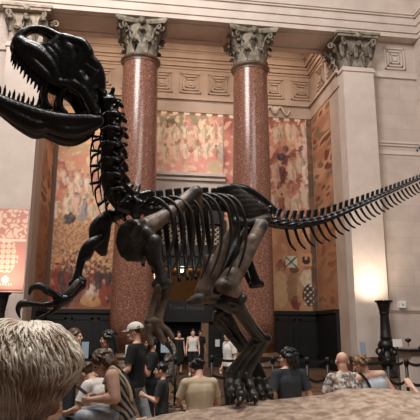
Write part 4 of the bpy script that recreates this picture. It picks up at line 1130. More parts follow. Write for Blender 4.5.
# ================================================================== PEOPLE
def person(label, pos, yaw, s=1.0, J=None, skin='skin', top='t_black', sleeve='short', bottom='jeans', shoes='t_black', hair='short', hairmat='hair_black',
           head=(0, 0, 0), grip=(.5, .5), fine=.011, wide=1.0, group=None, shorts=False, bare_top=False, glasses=False, cap=None, dress=False, belly=0, hands=(True, True), arm=1.0):
    """J overrides joints (x right, y forward, z up, metres); head = (turn, nod, tilt) in degrees"""
    j = dict(pel=(0, 0, .95), waist=(0, 0, 1.10), chest=(0, 0, 1.30), neck=(0, -.015, 1.47), head=(0, .02, 1.60),
             shL=(-.18, -.01, 1.4), shR=(.18, -.01, 1.4), elL=(-.235, -.03, 1.12), elR=(.235, -.03, 1.12), wrL=(-.25, .05, .87), wrR=(.25, .05, .87),
             hipL=(-.09, 0, .92), hipR=(.09, 0, .92), knL=(-.1, .02, .50), knR=(.1, .02, .50), anL=(-.1, -.02, .08), anR=(.1, -.02, .08),
             toL=(-.115, .15, .03), toR=(.115, .15, .03))
    if J: j.update(J)
    root = V(pos)
    RM = Matrix.Translation(root) @ Matrix.Rotation(yaw*PI/180, 4, 'Z') @ Matrix.Diagonal((s, s, s, 1))
    j = {k: V(v) for k, v in j.items()}
    for k in ('shL', 'shR'): j[k].x = j[k].x
    rnd = lambda v: RM @ v
    t = bpy.data.objects.new('person', None); COL.objects.link(t); t.location = root
    tag(t, label, 'person', group, 'thing')
    def fin(bm, name, mt, vox, sm=3, cuts=(), parent=None):
        me = remesh(bm, vox, sm, name)
        if cuts:
            b2 = bmesh.new(); b2.from_mesh(me)
            for co, no in cuts: bmesh.ops.bisect_plane(b2, geom=b2.verts[:]+b2.edges[:]+b2.faces[:], plane_co=co, plane_no=no, clear_outer=True)
            b2.to_mesh(me); b2.free()
        return me
    def c(bm, a, b, r0, r1, add=0): capsule(bm, a, b, r0+add, r1+add, 10)
    spine = (j['neck']-j['pel']).normalized()
    right = (j['shR']-j['shL']).normalized()
    hr = (j['hipR']-j['hipL']).normalized()
    fwd = spine.cross(right)*-1
    fwd = right.cross(spine)*-1 if fwd.y < 0 and abs(fwd.y) > 9 else spine.cross(right) * (1 if spine.cross(right).y >= 0 else 1)
    def torso(bm, add=0, lower=True):
        W = wide
        if lower:
            c(bm, j['hipL'], j['hipR'], .098*W, .098*W, add)
            for sg in (-1, 1): c(bm, j['pel']+hr*sg*.055*W, j['waist']+right*sg*.05*W, .105*W, .098*W, add)
        for sg in (-1, 1):
            c(bm, j['waist']+right*sg*.05*W, j['chest']+right*sg*.07*W, .098*W, .108*W, add)
            c(bm, j['chest']+right*sg*.07*W, j['neck']+right*sg*.06-spine*.07, .105*W, .06, add)
        c(bm, j['shL'], j['shR'], .058*W, .058*W, add)
        c(bm, j['chest'], j['neck']-spine*.05, .1, .07, add); c(bm, j['waist'], j['chest'], .1, .11, add)
        for sd in 'LR': c(bm, j['sh'+sd], (j['neck']-spine*.01), .055, .05, add)
        if belly: ellipsoid(bm, j['waist']+fwd*.05, .14*W+add, .12+belly+add, .16+add)
    # head frame
    HT = Matrix.Translation(j['head']) @ (Matrix.Rotation(head[0]*PI/180, 4, 'Z') @ Matrix.Rotation(-head[1]*PI/180, 4, 'X') @ Matrix.Rotation(head[2]*PI/180, 4, 'Y'))
    H = lambda x, y, z: HT @ V((x, y, z))
    def headshape(bm):
        q = HT.to_3x3().to_4x4()
        ellipsoid(bm, H(0, -.012, .035), .077, .095, .088, q); ellipsoid(bm, H(0, .025, -.02), .062, .07, .085, q)
        c(bm, H(-.03, .03, -.075), H(0, .068, -.088), .036, .03); c(bm, H(.03, .03, -.075), H(0, .068, -.088), .036, .03)
        c(bm, H(0, .09, .015), H(0, .112, -.022), .011, .016); c(bm, H(-.03, .083, .032), H(.03, .083, .032), .013, .013)
        for sg in (-1, 1):
            ellipsoid(bm, H(sg*.079, -.008, -.005), .012, .024, .034, q); ellipsoid(bm, H(sg*.042, .062, -.03), .026, .026, .026, q)
        c(bm, H(-.018, .083, -.058), H(.018, .083, -.058), .013, .013)
        c(bm, H(0, -.03, -.05), j['neck']-spine*.02, .052, .056)
    bm = bmesh.new()
    torso(bm); headshape(bm)
    handinfo = []
    for n_, sd in enumerate('LR'):
        c(bm, j['sh'+sd], j['el'+sd], .05*arm, .04*arm); c(bm, j['el'+sd], j['wr'+sd], .04*arm, .027)
        mid = j['el'+sd].lerp(j['wr'+sd], .3); c(bm, j['el'+sd], mid, .04*arm, .04*arm)
        if not dress or True:
            c(bm, j['hip'+sd], j['kn'+sd], .085*wide, .056); c(bm, j['kn'+sd], j['an'+sd], .054, .036)
            k2 = j['kn'+sd].lerp(j['an'+sd], .3)+V((0, -.015, 0)); c(bm, j['kn'+sd], k2, .05, .055); c(bm, k2, j['an'+sd], .055, .036)
            c(bm, j['an'+sd]+V((0, -.02, -.02)), j['to'+sd], .04, .03)
        # hand: palm, four fingers and a thumb from the side of the palm
        if hands[n_]:
            d = (j['wr'+sd]-j['el'+sd]).normalized()
            inner = right*(1 if sd == 'L' else -1)
            nrm = (inner - d*inner.dot(d))
            nrm = nrm.normalized() if nrm.length > .2 else (Z.cross(d)).normalized()
            side = d.cross(nrm).normalized()
            if side.dot(fwd) < 0 and abs(side.dot(fwd)) > .2: side = -side
            w = j['wr'+sd]; g = grip[n_]
            for i, (o, ln) in enumerate(((.028, .07), (.01, .08), (-.009, .074), (-.027, .058))):
                kn = w + d*.085 + side*o
                c(bm, w+side*o*.5, kn, .016, .0125)
                m1 = kn + (d*math.cos(g)+nrm*math.sin(g))*ln*.55; m2 = m1 + (d*math.cos(g*2)+nrm*math.sin(g*2))*ln*.5
                c(bm, kn, m1, .0105, .0095); c(bm, m1, m2, .0095, .008)
            th0 = w + d*.03 + side*.028; th1 = th0 + (side*.6+d*.7+nrm*.35)*.042; th2 = th1 + (d*.85+nrm*.5+side*.1)*.034
            c(bm, th0, th1, .0145, .0115); c(bm, th1, th2, .0115, .009)
    bmesh.ops.transform(bm, matrix=RM, verts=bm.verts)
    body = obj('body', remesh(bm, fine, 2, 'body'), M[skin], t)
    # clothes
    add = .013
    up_n = (RM.to_3x3() @ spine).normalized()
    bm = bmesh.new(); torso(bm, add)
    if dress:
        for sd in 'LR': c(bm, j['hip'+sd], j['hip'+sd].lerp(j['kn'+sd], .9), .10, .115, add)
        c(bm, j['pel'], (j['knL']+j['knR'])/2, .12, .13, add)
    bmesh.ops.transform(bm, matrix=RM, verts=bm.verts)
    cuts = [(rnd(j['neck']-spine*(.0 if not bare_top else .07)), up_n)]
    if not dress: cuts.append((rnd(j['pel']-spine*.04), -up_n))
    me = fin(bm, 'top', None, max(.012, fine), 12, cuts)
    b2 = bmesh.new(); b2.from_mesh(me)
    if sleeve != 'none':
        for sd in 'LR':
            bs = bmesh.new(); sh, el, wr = j['sh'+sd], j['el'+sd], j['wr'+sd]
            c(bs, sh, el, .06, .052 if sleeve == 'short' else .048, add)
            if sleeve == 'long': c(bs, el, wr, .046, .034, add)
            bmesh.ops.transform(bs, matrix=RM, verts=bs.verts)
            e0 = sh.lerp(el, .72) if sleeve == 'short' else wr; dirn = (el-sh) if sleeve == 'short' else (wr-el)
            ms = fin(bs, 'sleeve', None, max(.012, fine), 2, [(rnd(e0), (RM.to_3x3() @ dirn).normalized())])
            b2.from_mesh(ms); bpy.data.meshes.remove(ms)
    b2.to_mesh(me); b2.free()
    for p in me.polygons: p.use_smooth = True
    obj('dress' if dress else 'shirt', me, M[top], t)
    if not dress:
        bm2 = bmesh.new()
        bp = bmesh.new(); c(bp, j['hipL'], j['hipR'], .1*wide, .1*wide, .009)
        for sg in (-1, 1): c(bp, j['pel']+hr*sg*.055, j['pel']+hr*sg*.05+spine*.07, .102*wide, .098*wide, .009)
        for sd in 'LR':
            kn, an = j['kn'+sd], j['an'+sd]
            c(bp, j['hip'+sd], kn if not shorts else j['hip'+sd].lerp(kn, .85), .088*wide, .06 if not shorts else .075, add)
            if not shorts: c(bp, kn, an, .06, .05, add)
        bmesh.ops.transform(bp, matrix=RM, verts=bp.verts)
        me = fin(bp, 'trousers', None, max(.013, fine), 3)
        obj('shorts' if shorts else 'trousers', me, M[bottom], t)
        bm2.free()
    for sd in 'LR':
        bs = bmesh.new(); an, to = j['an'+sd], j['to'+sd]
        c(bs, an+V((0, -.03, -.03)), to, .048, .038); c(bs, an+V((0, -.03, -.035)), an+V((0, 0, .02)), .046, .046)
        bmesh.ops.transform(bs, matrix=RM, verts=bs.verts)
        obj('shoe', remesh(bs, max(.012, fine), 2, 'shoe'), M[shoes], t)
    # eyes and lips
    for sg in (-1, 1):
        be = bmesh.new(); ellipsoid(be, H(sg*.031, .083, .012), .014, .01, .009, HT.to_3x3().to_4x4(), 10); bmesh.ops.transform(be, matrix=RM, verts=be.verts)
        obj('eye', be, M['eye'], t, True)
    be = bmesh.new(); ellipsoid(be, H(0, .094, -.058), .021, .006, .008, HT.to_3x3().to_4x4(), 10); bmesh.ops.transform(be, matrix=RM, verts=be.verts)
    obj('lips', be, M['lip'], t, True)
    # hair
    if hair != 'none':
        bh = bmesh.new(); q = HT.to_3x3().to_4x4()
        rr = random.Random(len(label))
        big = (.92 if cap else 1.0) if hair in ('short', 'crop') else 1.04
        ellipsoid(bh, H(0, -.022, .045), .087*big, .1*big, .092*big, q, 18)
        for i in range(46):
            a = rr.uniform(0, 2*PI); e_ = rr.uniform(-.1, PI/2)
            d = V((math.cos(a)*math.cos(e_), math.sin(a)*math.cos(e_), math.sin(e_)))
            p = V((d.x*.083*big, -.022+d.y*.097*big, .045+d.z*.09*big))
            if p.y > .045 and p.z < .085: continue
            tip = V((d.x, d.y-.4, d.z*.2-.6)).normalized()
            c(bh, H(*p), H(*(p+tip*.045)), .017*big*(.5 if cap else 1), .007)
        if hair in ('bob', 'long', 'wavy'):
            ln = {'bob': .13, 'long': .3, 'wavy': .2}[hair]
            for i in range(26):
                a = PI*(.98+1.04*i/25) if True else 0
                x, y = math.cos(a)*.082*big, -.02+math.sin(a)*.09*big
                w_ = rr.uniform(-.02, .02)
                c(bh, H(x, y, .03), H(x*1.08+w_, y*1.05-.01, .03-ln*.6), .024, .024)
                c(bh, H(x*1.08+w_, y*1.05-.01, .03-ln*.6), H(x*.98, y*1.02-.015, .03-ln*rr.uniform(.92, 1.1)), .024, .012)
        bmesh.ops.transform(bh, matrix=RM, verts=bh.verts)
        fc = rnd(H(0, .0, 0)); fn = (RM.to_3x3() @ (HT.to_3x3() @ V((0, .8, -.62)))).normalized()
        cuts = [(rnd(H(0, .062, .03)), fn)] if hair in ('short', 'bob', 'long', 'wavy', 'crop') else []
        if hair in ('short', 'crop'):
            cuts = [(rnd(H(0, .0, -.015)), (RM.to_3x3() @ (HT.to_3x3() @ V((0, .72, -.7)))).normalized())]
        obj('hair', fin(bh, 'hair', None, max(.009, fine*.85), 1, cuts), M[hairmat], t)
    if cap:
        bc = bmesh.new(); q = HT.to_3x3().to_4x4()
        ellipsoid(bc, H(0, -.018, .05), .1, .12, .1, q, 18)
        bmesh.ops.transform(bc, matrix=RM, verts=bc.verts)
        n = (RM.to_3x3() @ (HT.to_3x3() @ V((0, .12, 1)))).normalized()
        co = rnd(H(0, 0, .045))
        bmesh.ops.bisect_plane(bc, geom=bc.verts[:]+bc.edges[:]+bc.faces[:], plane_co=co, plane_no=-n, clear_outer=True)
        crown = obj('cap', bc, M[cap], t, True)
        bb = bmesh.new(); g = []
        for r_ in range(4):
            row = []
            for i in range(11):
                a = PI*(i/10)
                x = math.cos(a)*(.082-.004*r_); y = .05+math.sin(a)*(.045+.028*r_); z = .052-.006*r_ - .14*abs(x)*r_*.33
                row.append(bb.verts.new(H(x, y, z)))
            g.append(row)
        for a, b in zip(g, g[1:]):
            for i in range(10): bb.faces.new((a[i], a[i+1], b[i+1], b[i]))
        bmesh.ops.solidify(bb, geom=bb.faces[:], thickness=.006)
        bmesh.ops.transform(bb, matrix=RM, verts=bb.verts)
        obj('peak', bb, M[cap], crown, True)
    if glasses:
        bg = bmesh.new()
        for sg in (-1, 1):
            for i in range(14):
                a0, a1 = 2*PI*i/14, 2*PI*(i+1)/14
                capsule(bg, H(sg*.034+.024*math.cos(a0), .102, .01+.018*math.sin(a0)), H(sg*.034+.024*math.cos(a1), .102, .01+.018*math.sin(a1)), .0035, .0035, 6)
            capsule(bg, H(sg*.058, .1, .014), H(sg*.084, 0, .018), .0035, .0035, 6)
        capsule(bg, H(-.01, .104, .012), H(.01, .104, .012), .0035, .0035, 6)
        bmesh.ops.transform(bg, matrix=RM, verts=bg.verts)
        obj('glasses', bg, M['t_black'], t, True)
    t['_'] = 0; del t['_']
    return t, RM, j, H

def sit(seat, drop=.42, lean=0.0, slump=.0, sp=0.0):
    """seated pose: hips on a ledge at height seat, shins hanging down in front; lean forward in metres at the shoulders"""
    p = seat+.10
    y1, y2, y3 = lean*.35, lean*.75, lean
    d = dict(pel=(0, 0, p), waist=(0, y1, p+.15), chest=(0, y2, p+.34-slump), neck=(0, y3, p+.51-slump), head=(0, y3+.035, p+.64-slump),
             shL=(-.178, y3-.01, p+.437-slump), shR=(.178, y3-.01, p+.437-slump), hipL=(-.09, .0, p-.01), hipR=(.09, .0, p-.01),
             knL=(-.13, .44, p+.0), knR=(.13, .44, p+.0), anL=(-.13, .46, p-drop), anR=(.13, .46, p-drop), toL=(-.14, .63, p-drop-.05), toR=(.14, .63, p-drop-.05),
             elL=(-.27, y3+.05, p+.19-slump), elR=(.27, y3+.05, p+.19-slump), wrL=(-.17, y3+.27, p+.12), wrR=(.17, y3+.27, p+.12))
    return d

# foreground: blond head close to the lens
gp = ground(28, 1.56)
fgp, RMb, jb, Hb = person('person with thick wavy blond hair, back of head close to the camera', (gp.x, gp.y, 0), -62, .985, hair='none', top='t_red', sleeve='short', bottom='jeans_dark', head=(0, 4, 0), fine=.008, skin='skin_tan')
hb = bmesh.new(); rr = random.Random(5)
ellc = V((0, -.02, .035))
def scalp(a, e_): return V((math.cos(a)*math.cos(e_)*.096, -.02+math.sin(a)*math.cos(e_)*.112, .035+math.sin(e_)*.105))
gcap = bmesh.new()
ellipsoid(gcap, Hb(0, -.03, .03), .1, .115, .108, None, 20)
for i in range(3200):
    a = rr.uniform(0, 2*PI); e0 = rr.uniform(-.35, PI/2)
    p0_ = scalp(a, e0)
    if p0_.y > .06 and p0_.z < .07: continue
    drop = rr.uniform(.75, 1.25); ph = 6*noise.noise(p0_*11)+rr.gauss(0, .3); tw = .35*noise.noise(p0_*14)+rr.gauss(.2, .12); lift = rr.uniform(.86, 1.0)+.07*noise.noise(p0_*16)
    pts = []
    r0 = rr.uniform(.0026, .0052)
    for k in range(6):
        t_ = k/5
        e_ = e0 - drop*t_; aa = a + tw*t_ + .1*math.sin(ph+t_*5)
        g1 = min(1, t_*2.2); sw = lift*(1+.035*math.sin(ph*2+t_*7))
        hx = (.096+(.152-.096)*g1)*sw; hy = (.112+(.165-.112)*g1)*sw; hz = (.105+(.128-.105)*g1)*sw
        zz = .035+math.sin(max(-1.25, e_))*hz - max(0, -.55-e_)*.10
        ce = max(.5, math.cos(e_)) if e_ < 0 else math.cos(e_)
        q_ = V((math.cos(aa)*ce*hx, -.025+math.sin(aa)*ce*hy, zz))
        pts.append((RMb @ Hb(*q_), r0*(.75+.5*math.sin(PI*min(1, t_+.15)))*(1-.5*t_**3)))
    sweep(hb, pts, 5)
bmesh.ops.transform(gcap, matrix=RMb, verts=gcap.verts)
tmpm = mesh_from_bm(gcap, 'x'); hb.from_mesh(tmpm)
obj('hair', hb, M['hair_blond'], fgp, True)

# white-shirted man half hidden behind the blond head
g_ = ground(72, 8.6)
person('person in white shirt standing half hidden behind the blond head', (g_.x, g_.y, 0), -95, 1.0, dict(elR=(.22, .12, 1.15), wrR=(.2, .34, 1.05), elL=(-.22, .1, 1.15), wrL=(-.2, .32, 1.0), head=(0, .06, 1.6), neck=(0, .03, 1.47)), top='t_white', bottom='jeans_dark', hair='short', hairmat='hair_brown', fine=.013)
# dark haired woman
g_ = ground(110, 8.0)
person('woman with dark hair in grey tee reaching her arm out to the left', (g_.x, g_.y, 0), 84, .98, dict(elL=(-.22, .16, 1.2), wrL=(-.16, .40, 1.16), elR=(.2, .2, 1.2), wrR=(.12, .44, 1.14), head=(0, .03, 1.605)), top='t_grey', bottom='jeans_dark', hair='long', hairmat='hair_black', fine=.011, head=(0, 6, 0))
# man with cap
g_ = ground(136.5, 7.5)
person('man in black tee, pale cap and washed jeans walking left', (g_.x, g_.y, 0), 72, 1.045, dict(elL=(-.25, .02, 1.14), wrL=(-.24, .24, .98), elR=(.25, -.02, 1.13), wrR=(.22, .2, .95), knL=(-.1, .14, .5), anL=(-.1, .1, .08), toL=(-.11, .27, .03), knR=(.1, -.14, .52), anR=(.1, -.42, .16), toR=(.11, -.3, .05), head=(0, .03, 1.6)),
       top='t_black', bottom='jeans', hair='crop', hairmat='hair_brown', cap='cap', fine=.0105, head=(0, 4, 0), shoes='t_grey')
# seated woman in tank top
c_ = at(126, 400, 5.7)
zs = rock_z(c_.x, c_.y)
pz = sit(zs, .44, .16, .05); pz.update(head=(0, .27, zs+.63), neck=(0, .18, zs+.55), elL=(-.27, .08, zs+.30), wrL=(-.14, .36, zs+.27), elR=(.24, .12, zs+.30), wrR=(.12, .33, zs+.28))
pz.update(chest=(0, .1, zs+.4), shL=(-.19, .13, zs+.51), shR=(.19, .13, zs+.51))
wt, RMt, jt, Ht = person('seated woman in striped tank top bent over a phone', (c_.x, c_.y, 0), 84, 1.0, pz, top='tank', sleeve='none', bottom='jeans', hair='bob', hairmat='hair_brown', head=(10, 38, 0), fine=.009, wide=1.1, arm=1.5, grip=(.8, .8), bare_top=True)
for sg in (-1, 1):
    b = bmesh.new(); w = jt
    pts = [w['chest']+V((sg*.1, .13, .02)), w['shL' if sg < 0 else 'shR']*.55+w['neck']*.45+V((0, .02, .052)), w['shL' if sg < 0 else 'shR']*.55+w['neck']*.45+V((0, -.05, .04)), w['chest']+V((sg*.11, -.135, 0)), w['waist']+V((sg*.12, -.13, 0))]
    sweep(b, [(RMt @ p, .022) for p in pts], 6, .5)
    obj('shoulder_strap', b, M['t_black'] if sg > 0 else M['t_beige'], wt, True)
hp_ = (RMt @ ((jt['wrL']+jt['wrR'])/2+V((0, .13, .08))))
b = bmesh.new(); box(b, -.035, .035, -.07, .07, -.005, .005); bmesh.ops.bevel(b, geom=b.edges[:], offset=.003, segments=2)
bmesh.ops.transform(b, matrix=Matrix.Translation(hp_) @ Matrix.Rotation(70*PI/180, 4, 'Z') @ Matrix.Rotation(.6, 4, 'X'), verts=b.verts)
ph = thing('phone', hp_, 'dark phone in the hands of the seated woman in the striped tank top', 'phone'); obj('case', b, M['t_black'], ph)
# white-shirted companion behind her
c_ = at(101, 404, 6.2); zs = rock_z(c_.x, c_.y)
pz = sit(zs, .44, .1, .0); pz.update(head=(0, .24, zs+.66), neck=(0, .14, zs+.6))
person('seated person in plain white shirt, hidden behind the woman with the phone', (c_.x, c_.y, 0), 60, .95, pz, top='t_white', bottom='jeans_dark', hair='short', hairmat='hair_brown', head=(0, 35, 0), fine=.012)
# child
g_ = ground(163.5, 7.0)
person('small child in dark tee holding both hands up in front', (g_.x, g_.y, 0), 82, .75, dict(elL=(-.2, .08, 1.12), wrL=(-.12, .27, 1.2), elR=(.2, .1, 1.1), wrR=(.12, .29, 1.16), head=(0, .035, 1.595)), top='t_char', bottom='t_black', hair='short', hairmat='hair_black', head=(0, 2, 0), fine=.0095)
# bare-armed person behind the skeleton's hand
g_ = ground(152, 9.0)
person('person in dark clothes raising a bare forearm, behind the child', (g_.x, g_.y, 0), 100, .93, dict(elL=(-.24, .1, 1.08), wrL=(-.16, .2, 1.32), elR=(.2, .1, 1.12), wrR=(.14, .3, 1.2)), skin='skin_tan', top='t_black', bottom='t_black', hair='short', hairmat='hair_black', fine=.013)
# beige man
c_ = at(200, 408, 6.85)
pz = sit(LEDGE, .44, .05, .0); pz.update(head=(0, .15, LEDGE+.70), neck=(0, .07, LEDGE+.6))
person('seated man in beige tee, back turned, head bowed', (c_.x, c_.y, 0), 8, 1.0, pz, top='t_beige', bottom='t_black', hair='short', hairmat='hair_black', head=(10, 28, 0), fine=.01, wide=1.1)
# woman in charcoal tee
c_ = at(290, 400, 7.05)
pz = sit(LEDGE+.08, .44, .03, .0); pz.update(elL=(-.26, -.04, LEDGE+.35), wrL=(-.29, .0, LEDGE+.12), elR=(.26, -.04, LEDGE+.35), wrR=(.28, 0, LEDGE+.12))
person('seated woman in charcoal tee with short dark hair and glasses, head turned left', (c_.x, c_.y, 0), 6, 1.02, pz, top='t_char', bottom='t_black', hair='bob', hairmat='hair_black', head=(62, 4, 0), fine=.01, glasses=True, wide=.98)
# bald man in floral shirt
c_ = at(347, 400, 7.15)
pz = sit(LEDGE+.0, .44, .05, .02)
person('bald man in floral shirt seated on the rock base, back turned', (c_.x, c_.y, 0), 4, 1.06, pz, top='floral', bottom='t_grey', hair='none', head=(-20, 14, 0), fine=.01, wide=1.12)
# woman leaning beside him
c_ = at(379, 398, 7.2)
pz = sit(LEDGE+.03, .44, .05, .0)
pz.update(chest=(-.05, .02, LEDGE+.46), neck=(-.13, .06, LEDGE+.62), head=(-.19, .1, LEDGE+.74), shL=(-.28, .07, LEDGE+.55), shR=(.06, .0, LEDGE+.61), elR=(.17, -.07, LEDGE+.4), wrR=(.13, -.08, LEDGE+.16), elL=(-.32, .1, LEDGE+.3), wrL=(-.2, .25, LEDGE+.2))
wl, RMl, jl, Hl = person('woman in pale blue top leaning against the bald man in floral shirt', (c_.x, c_.y, 0), 8, 1.02, pz, top='t_pale', sleeve='none', bottom='t_pale', hair='short', hairmat='hair_lightbrown', head=(30, 10, -20), fine=.01, bare_top=True)
b = bmesh.new()
sweep(b, [(RMl @ p, .02) for p in (jl['chest']+V((-.16, -.1, -.15)), jl['chest']+V((-.14, -.125, .0)), jl['shL']*.5+jl['neck']*.5+V((-.03, -.06, .03)), jl['shL']*.5+jl['neck']*.5+V((-.03, .06, .02)))], 6, .6)
obj('shoulder_strap', b, M['t_black'], wl, True)
# person at the right edge
c_ = at(441, 405, 6.85)
pz = sit(LEDGE+.02, .02, -.1, .08); pz.update(elL=(-.22, .2, LEDGE+.33), wrL=(-.1, .33, LEDGE+.5))
person('person in dark clothes at the right edge raising a hand, seated on the rock', (c_.x, c_.y, 0), 65, 1.0, pz, top='t_black', bottom='t_black', hair='short', hairmat='hair_brown', fine=.011, grip=(.2, .5))
# white shirt behind the skeleton's leg
g_ = ground(229, 12.5)
person('person in white shirt standing behind the leg bones of the skeleton', (g_.x, g_.y, 0), 110, 1.0, top='t_white', bottom='t_black', hair='short', hairmat='hair_black', fine=.014)
# visitors at the doorway
g_ = ground(193, 21.0)
person('man in pale tank top and black shorts walking out of the portal', (g_.x, g_.y, 0), 176, 1.02, dict(knL=(-.1, .12, .5), anL=(-.1, .12, .08), toL=(-.11, .28, .03), anR=(.1, -.2, .1), toR=(.11, -.04, .03)), top='t_white', sleeve='none', bottom='t_black', shorts=True, hair='short', hairmat='hair_black', fine=.014, bare_top=True, shoes='t_white')
g_ = ground(179, 21.5)
person('woman in short black dress standing at the portal beside the man in tank top', (g_.x, g_.y, 0), 190, .98, top='t_black', sleeve='none', dress=True, hair='long', hairmat='hair_black', fine=.014, bare_top=True)
g_ = ground(172, 15.0)
person('person in grey patterned clothes striding before the portal', (g_.x, g_.y, 0), 120, .95, dict(knL=(-.1, .2, .5), anL=(-.1, .25, .08), toL=(-.11, .42, .03), anR=(.1, -.3, .14), toR=(.11, -.14, .05), elL=(-.26, .1, 1.14), wrL=(-.24, .3, 1.0)), top='patterned', sleeve='long', bottom='patterned', hair='short', hairmat='hair_black', fine=.013)
g_ = ground(207, 23.5)
person('person in black standing in the dark of the portal doorway', (g_.x-.3, g_.y, 0), 200, 1.0, skin='skin_tan', top='t_black', bottom='t_black', hair='short', hairmat='hair_black', fine=.015)

# ================================================================== FITTINGS
def stanchion(x, d, label, to=None, zt=1.0):
    p = ground(x, d)
    t = thing('barrier_post', p, label, 'barrier post', 'belt barrier posts')
    b = bmesh.new(); lathe(b, [(0, 0), (.17, 0), (.17, .02), (.05, .05), (0, .05)], p, 20); obj('base', b, M['bronze'], t, True)
    b = bmesh.new(); lathe(b, [(0, .04), (.03, .04), (.03, zt-.12), (0, zt-.12)], p, 12); obj('pole', b, M['bronze'], t, True)
    b = bmesh.new(); lathe(b, [(0, zt-.12), (.045, zt-.12), (.045, zt-.01), (.03, zt), (0, zt)], p, 16); obj('cap', b, M['black'], t, True)
    if to is not None:
        q = ground(*to); dv = (q-p); L = dv.length; dv.normalize()
        for zz in (zt-.06, zt-.42):
            b = bmesh.new(); k = 12; rows = []
            for i in range(k+1):
                u = i/k; c0 = p+dv*(.03+(L-.085)*u); sag = -.05*4*u*(1-u)
                rows.append([b.verts.new(c0+V((-dv.y*o, dv.x*o, zz+sag+h))) for o, h in ((.004, -.028), (.004, .028), (-.004, .028), (-.004, -.028))])
            for a, c2 in zip(rows, rows[1:]):
                for i in range(4): b.faces.new((a[i], a[(i+1) % 4], c2[(i+1) % 4], c2[i]))
            b.faces.new(rows[0][::-1]); b.faces.new(rows[-1])
            bmesh.ops.recalc_face_normals(b, faces=b.faces)
            obj('belt', b, M['black'], t)
    return t
pl = [(212, 11.5, 'belt barrier post between the beige man and the leg bones'), (247, 11.2, 'belt barrier post behind the feet of the skeleton'), (272, 11.0, 'belt barrier post at the left shoulder of the woman in charcoal'), (306, 10.8, 'belt barrier post at the right shoulder of the woman in charcoal'),
      (326, 10.8, 'belt barrier post midway between charcoal tee and floral shirt'), (352, 10.6, 'belt barrier post hidden behind the floral shirt'), (386, 10.4, 'belt barrier post below the right torchiere'), (404, 10.2, 'belt barrier post below the small desk lamp on the counter'), (425, 10.0, 'belt barrier post at the right picture edge')]
for i, (x, d, lb) in enumerate(pl):
    stanchion(x, d, lb, pl[i+1][:2] if i+1 < len(pl) else None, 1.2)
pl = [(150, 12.6, 'belt barrier post under the blue screen'), (176, 12.6, 'belt barrier post between the child and the beige man')]
for i, (x, d, lb) in enumerate(pl): stanchion(x, d, lb, pl[i+1][:2] if i+1 < len(pl) else None, 1.1)

def board(name, x, y, w, h, d, label, mt, cat='sign', tilt=0, stand=True, marks=None):
    c = at(x, y, d); ww, hh = w*d/FOC, h*d/FOC
    t = thing(name, V((c.x, c.y, 0)), label, cat)
    b = bmesh.new(); box(b, -ww/2, ww/2, -.012, .012, -hh/2, hh/2); bmesh.ops.bevel(b, geom=b.edges[:], offset=.004, segments=1)
    bmesh.ops.transform(b, matrix=Matrix.Translation(c) @ Matrix.Rotation(tilt, 4, 'Z') @ Matrix.Rotation(-.1, 4, 'X'), verts=b.verts); obj('panel', b, mt, t)
    if stand:
        b = bmesh.new(); lathe(b, [(0, 0), (.15, 0), (.15, .02), (.025, .04), (.02, c.z-hh/2+.01), (0, c.z-hh/2+.01)], V((c.x, c.y+.02, 0)), 14); obj('stand', b, M['bronze'], t, True)
    return t
board('notice_stand', 85, 350, 7, 16, 9.4, 'pale blue notice board on a stand beside the dark haired woman', M['bluepanel'])
board('notice_stand', 165, 348, 8.5, 9, 13, 'square pale blue board on a stand between the arm bones and the portal', M['bluepanel'])
board('notice_stand', 127.5, 350, 4, 10, 9, 'narrow white notice on a stand at the collar of the capped man', M['paper'])
board('notice_stand', 153, 347, 5, 4, 13.8, 'tiny white notice on a stand left of the square blue board', M['paper'])
board('notice_stand', 363, 349, 6.5, 13, 9.8, 'pale blue notice board on a stand above the leaning woman', M['bluepanel'], tilt=.2)
board('notice_stand', 397.5, 343, 10, 7.5, 12, 'white notice on a stand right of the torchiere', M['paper'], tilt=.1)
# paper fixed to the dark door
c = on_y(217.5, 343, 4.06)
pp = thing('door_notice', c, 'small white paper fixed to the dark portal door', 'sign'); obj('sheet', boxes((c.x-.11, c.x+.11, 4.06, 4.075, c.z-.17, c.z+.17)), M['paper'], pp)
# wall box on the right bay
c = on_y(401.5, 304.5, -.7)
wbx = thing('wall_box', V((c.x, -.69, c.z)), 'small white box fixed to the right wall above the ledge', 'box')
b = boxes((c.x-.14, c.x+.14, -.82, -.6, c.z-.15, c.z+.15)); bmesh.ops.bevel(b, geom=b.edges[:], offset=.03, segments=2); obj('housing', b, M['paper'], wbx)
b = bmesh.new(); ellipsoid(b, V((c.x, -.82, c.z)), .05, .03, .05); obj('lens', b, M['bluepanel'], wbx, True)
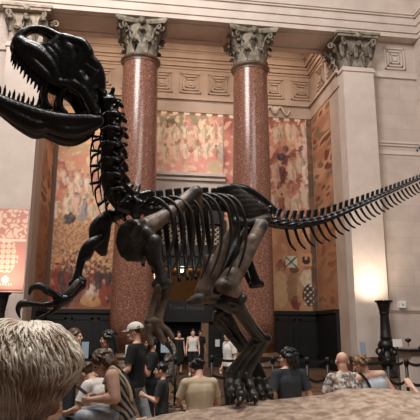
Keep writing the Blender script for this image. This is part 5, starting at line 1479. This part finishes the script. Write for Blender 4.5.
# counter by the right wall
c = at(417, 349, 13.0)
dk = thing('counter', V((c.x, c.y, 0)), 'pale counter with overhanging dark top at the right edge', 'counter')
obj('body', boxes((c.x-.3, c.x+.7, c.y-.25, c.y+.35, 0, c.z-.06)), M['plain'], dk)
b = boxes((c.x-.42, c.x+.85, c.y-.35, c.y+.45, c.z-.06, c.z)); bmesh.ops.bevel(b, geom=b.edges[:], offset=.01, segments=1); obj('worktop', b, M['black'], dk)
lp = thing('desk_lamp', V((c.x-.24, c.y-.05, c.z)), 'small dark desk lamp on the counter at the right edge', 'lamp')
b = bmesh.new(); lathe(b, [(0, 0), (.05, 0), (.05, .015), (.012, .02), (.012, .17), (0, .17)], lp.location, 14); obj('stem', b, M['chrome'], lp, True)
b = bmesh.new(); lathe(b, [(0, .17), (.03, .16), (.075, .2), (.07, .24), (0, .26)], lp.location, 16); obj('lamp_shade', b, M['black'], lp, True)
tl_ = thing('desk_telephone', V((c.x+.2, c.y-.02, c.z)), 'dark telephone lying on the counter at the right edge', 'telephone')
q = tl_.location; b = boxes((q.x-.13, q.x+.13, q.y-.1, q.y+.1, q.z, q.z+.05)); bmesh.ops.bevel(b, geom=b.edges[:], offset=.015, segments=2); obj('body', b, M['black'], tl_)
b = bmesh.new(); sweep(b, [(V((q.x-.12, q.y, q.z+.06)), .03), (V((q.x-.05, q.y, q.z+.09)), .02), (V((q.x+.05, q.y, q.z+.09)), .02), (V((q.x+.12, q.y, q.z+.06)), .03)], 8); obj('handset', b, M['black'], tl_, True)

# ================================================================== LIGHT
w = bpy.data.worlds.new('world'); scene.world = w; w.use_nodes = True
bg = w.node_tree.nodes['Background']; bg.inputs['Color'].default_value = (1.0, .93, .87, 1); bg.inputs['Strength'].default_value = .05
area('high_window', (-7, -14, 20.5), (1, 0, 11), 7, 7, 3900, (1, .97, .94))
area('high_window_far', (5, -27, 20), (0, -4, 9), 9, 7, 1500, (1, .96, .92))
area('overhead_fill', (-2.2, -19, 12), (-1.2, -15.8, .8), 3, 3, 780, (1, .96, .91))  # unseen area light added overhead to brighten rock, hair and shoulders
for x in (-4.4, 0, 4.4): area('cove_lamp', (x, 1.15, 15.75), (x, BK, 11.0), 2.6, .25, 78, (1, .82, .66))
point('passage_lamp', (-.12, 4.35, PZ-.4), 40, (1, .72, .42), .15)
for p in (tr, tl):
    spot('torchiere_lamp', (p.x, p.y, p.z+.06), (p.x, p.y+.75, p.z+1.0), 330 if p.x > 0 else 170, (1, .86, .7), 125, 1., .12)
vs = scene.view_settings
vs.view_transform = 'Standard'; vs.look = 'None'; vs.exposure = 0.0; vs.gamma = 1.0; vs.use_curve_mapping = False
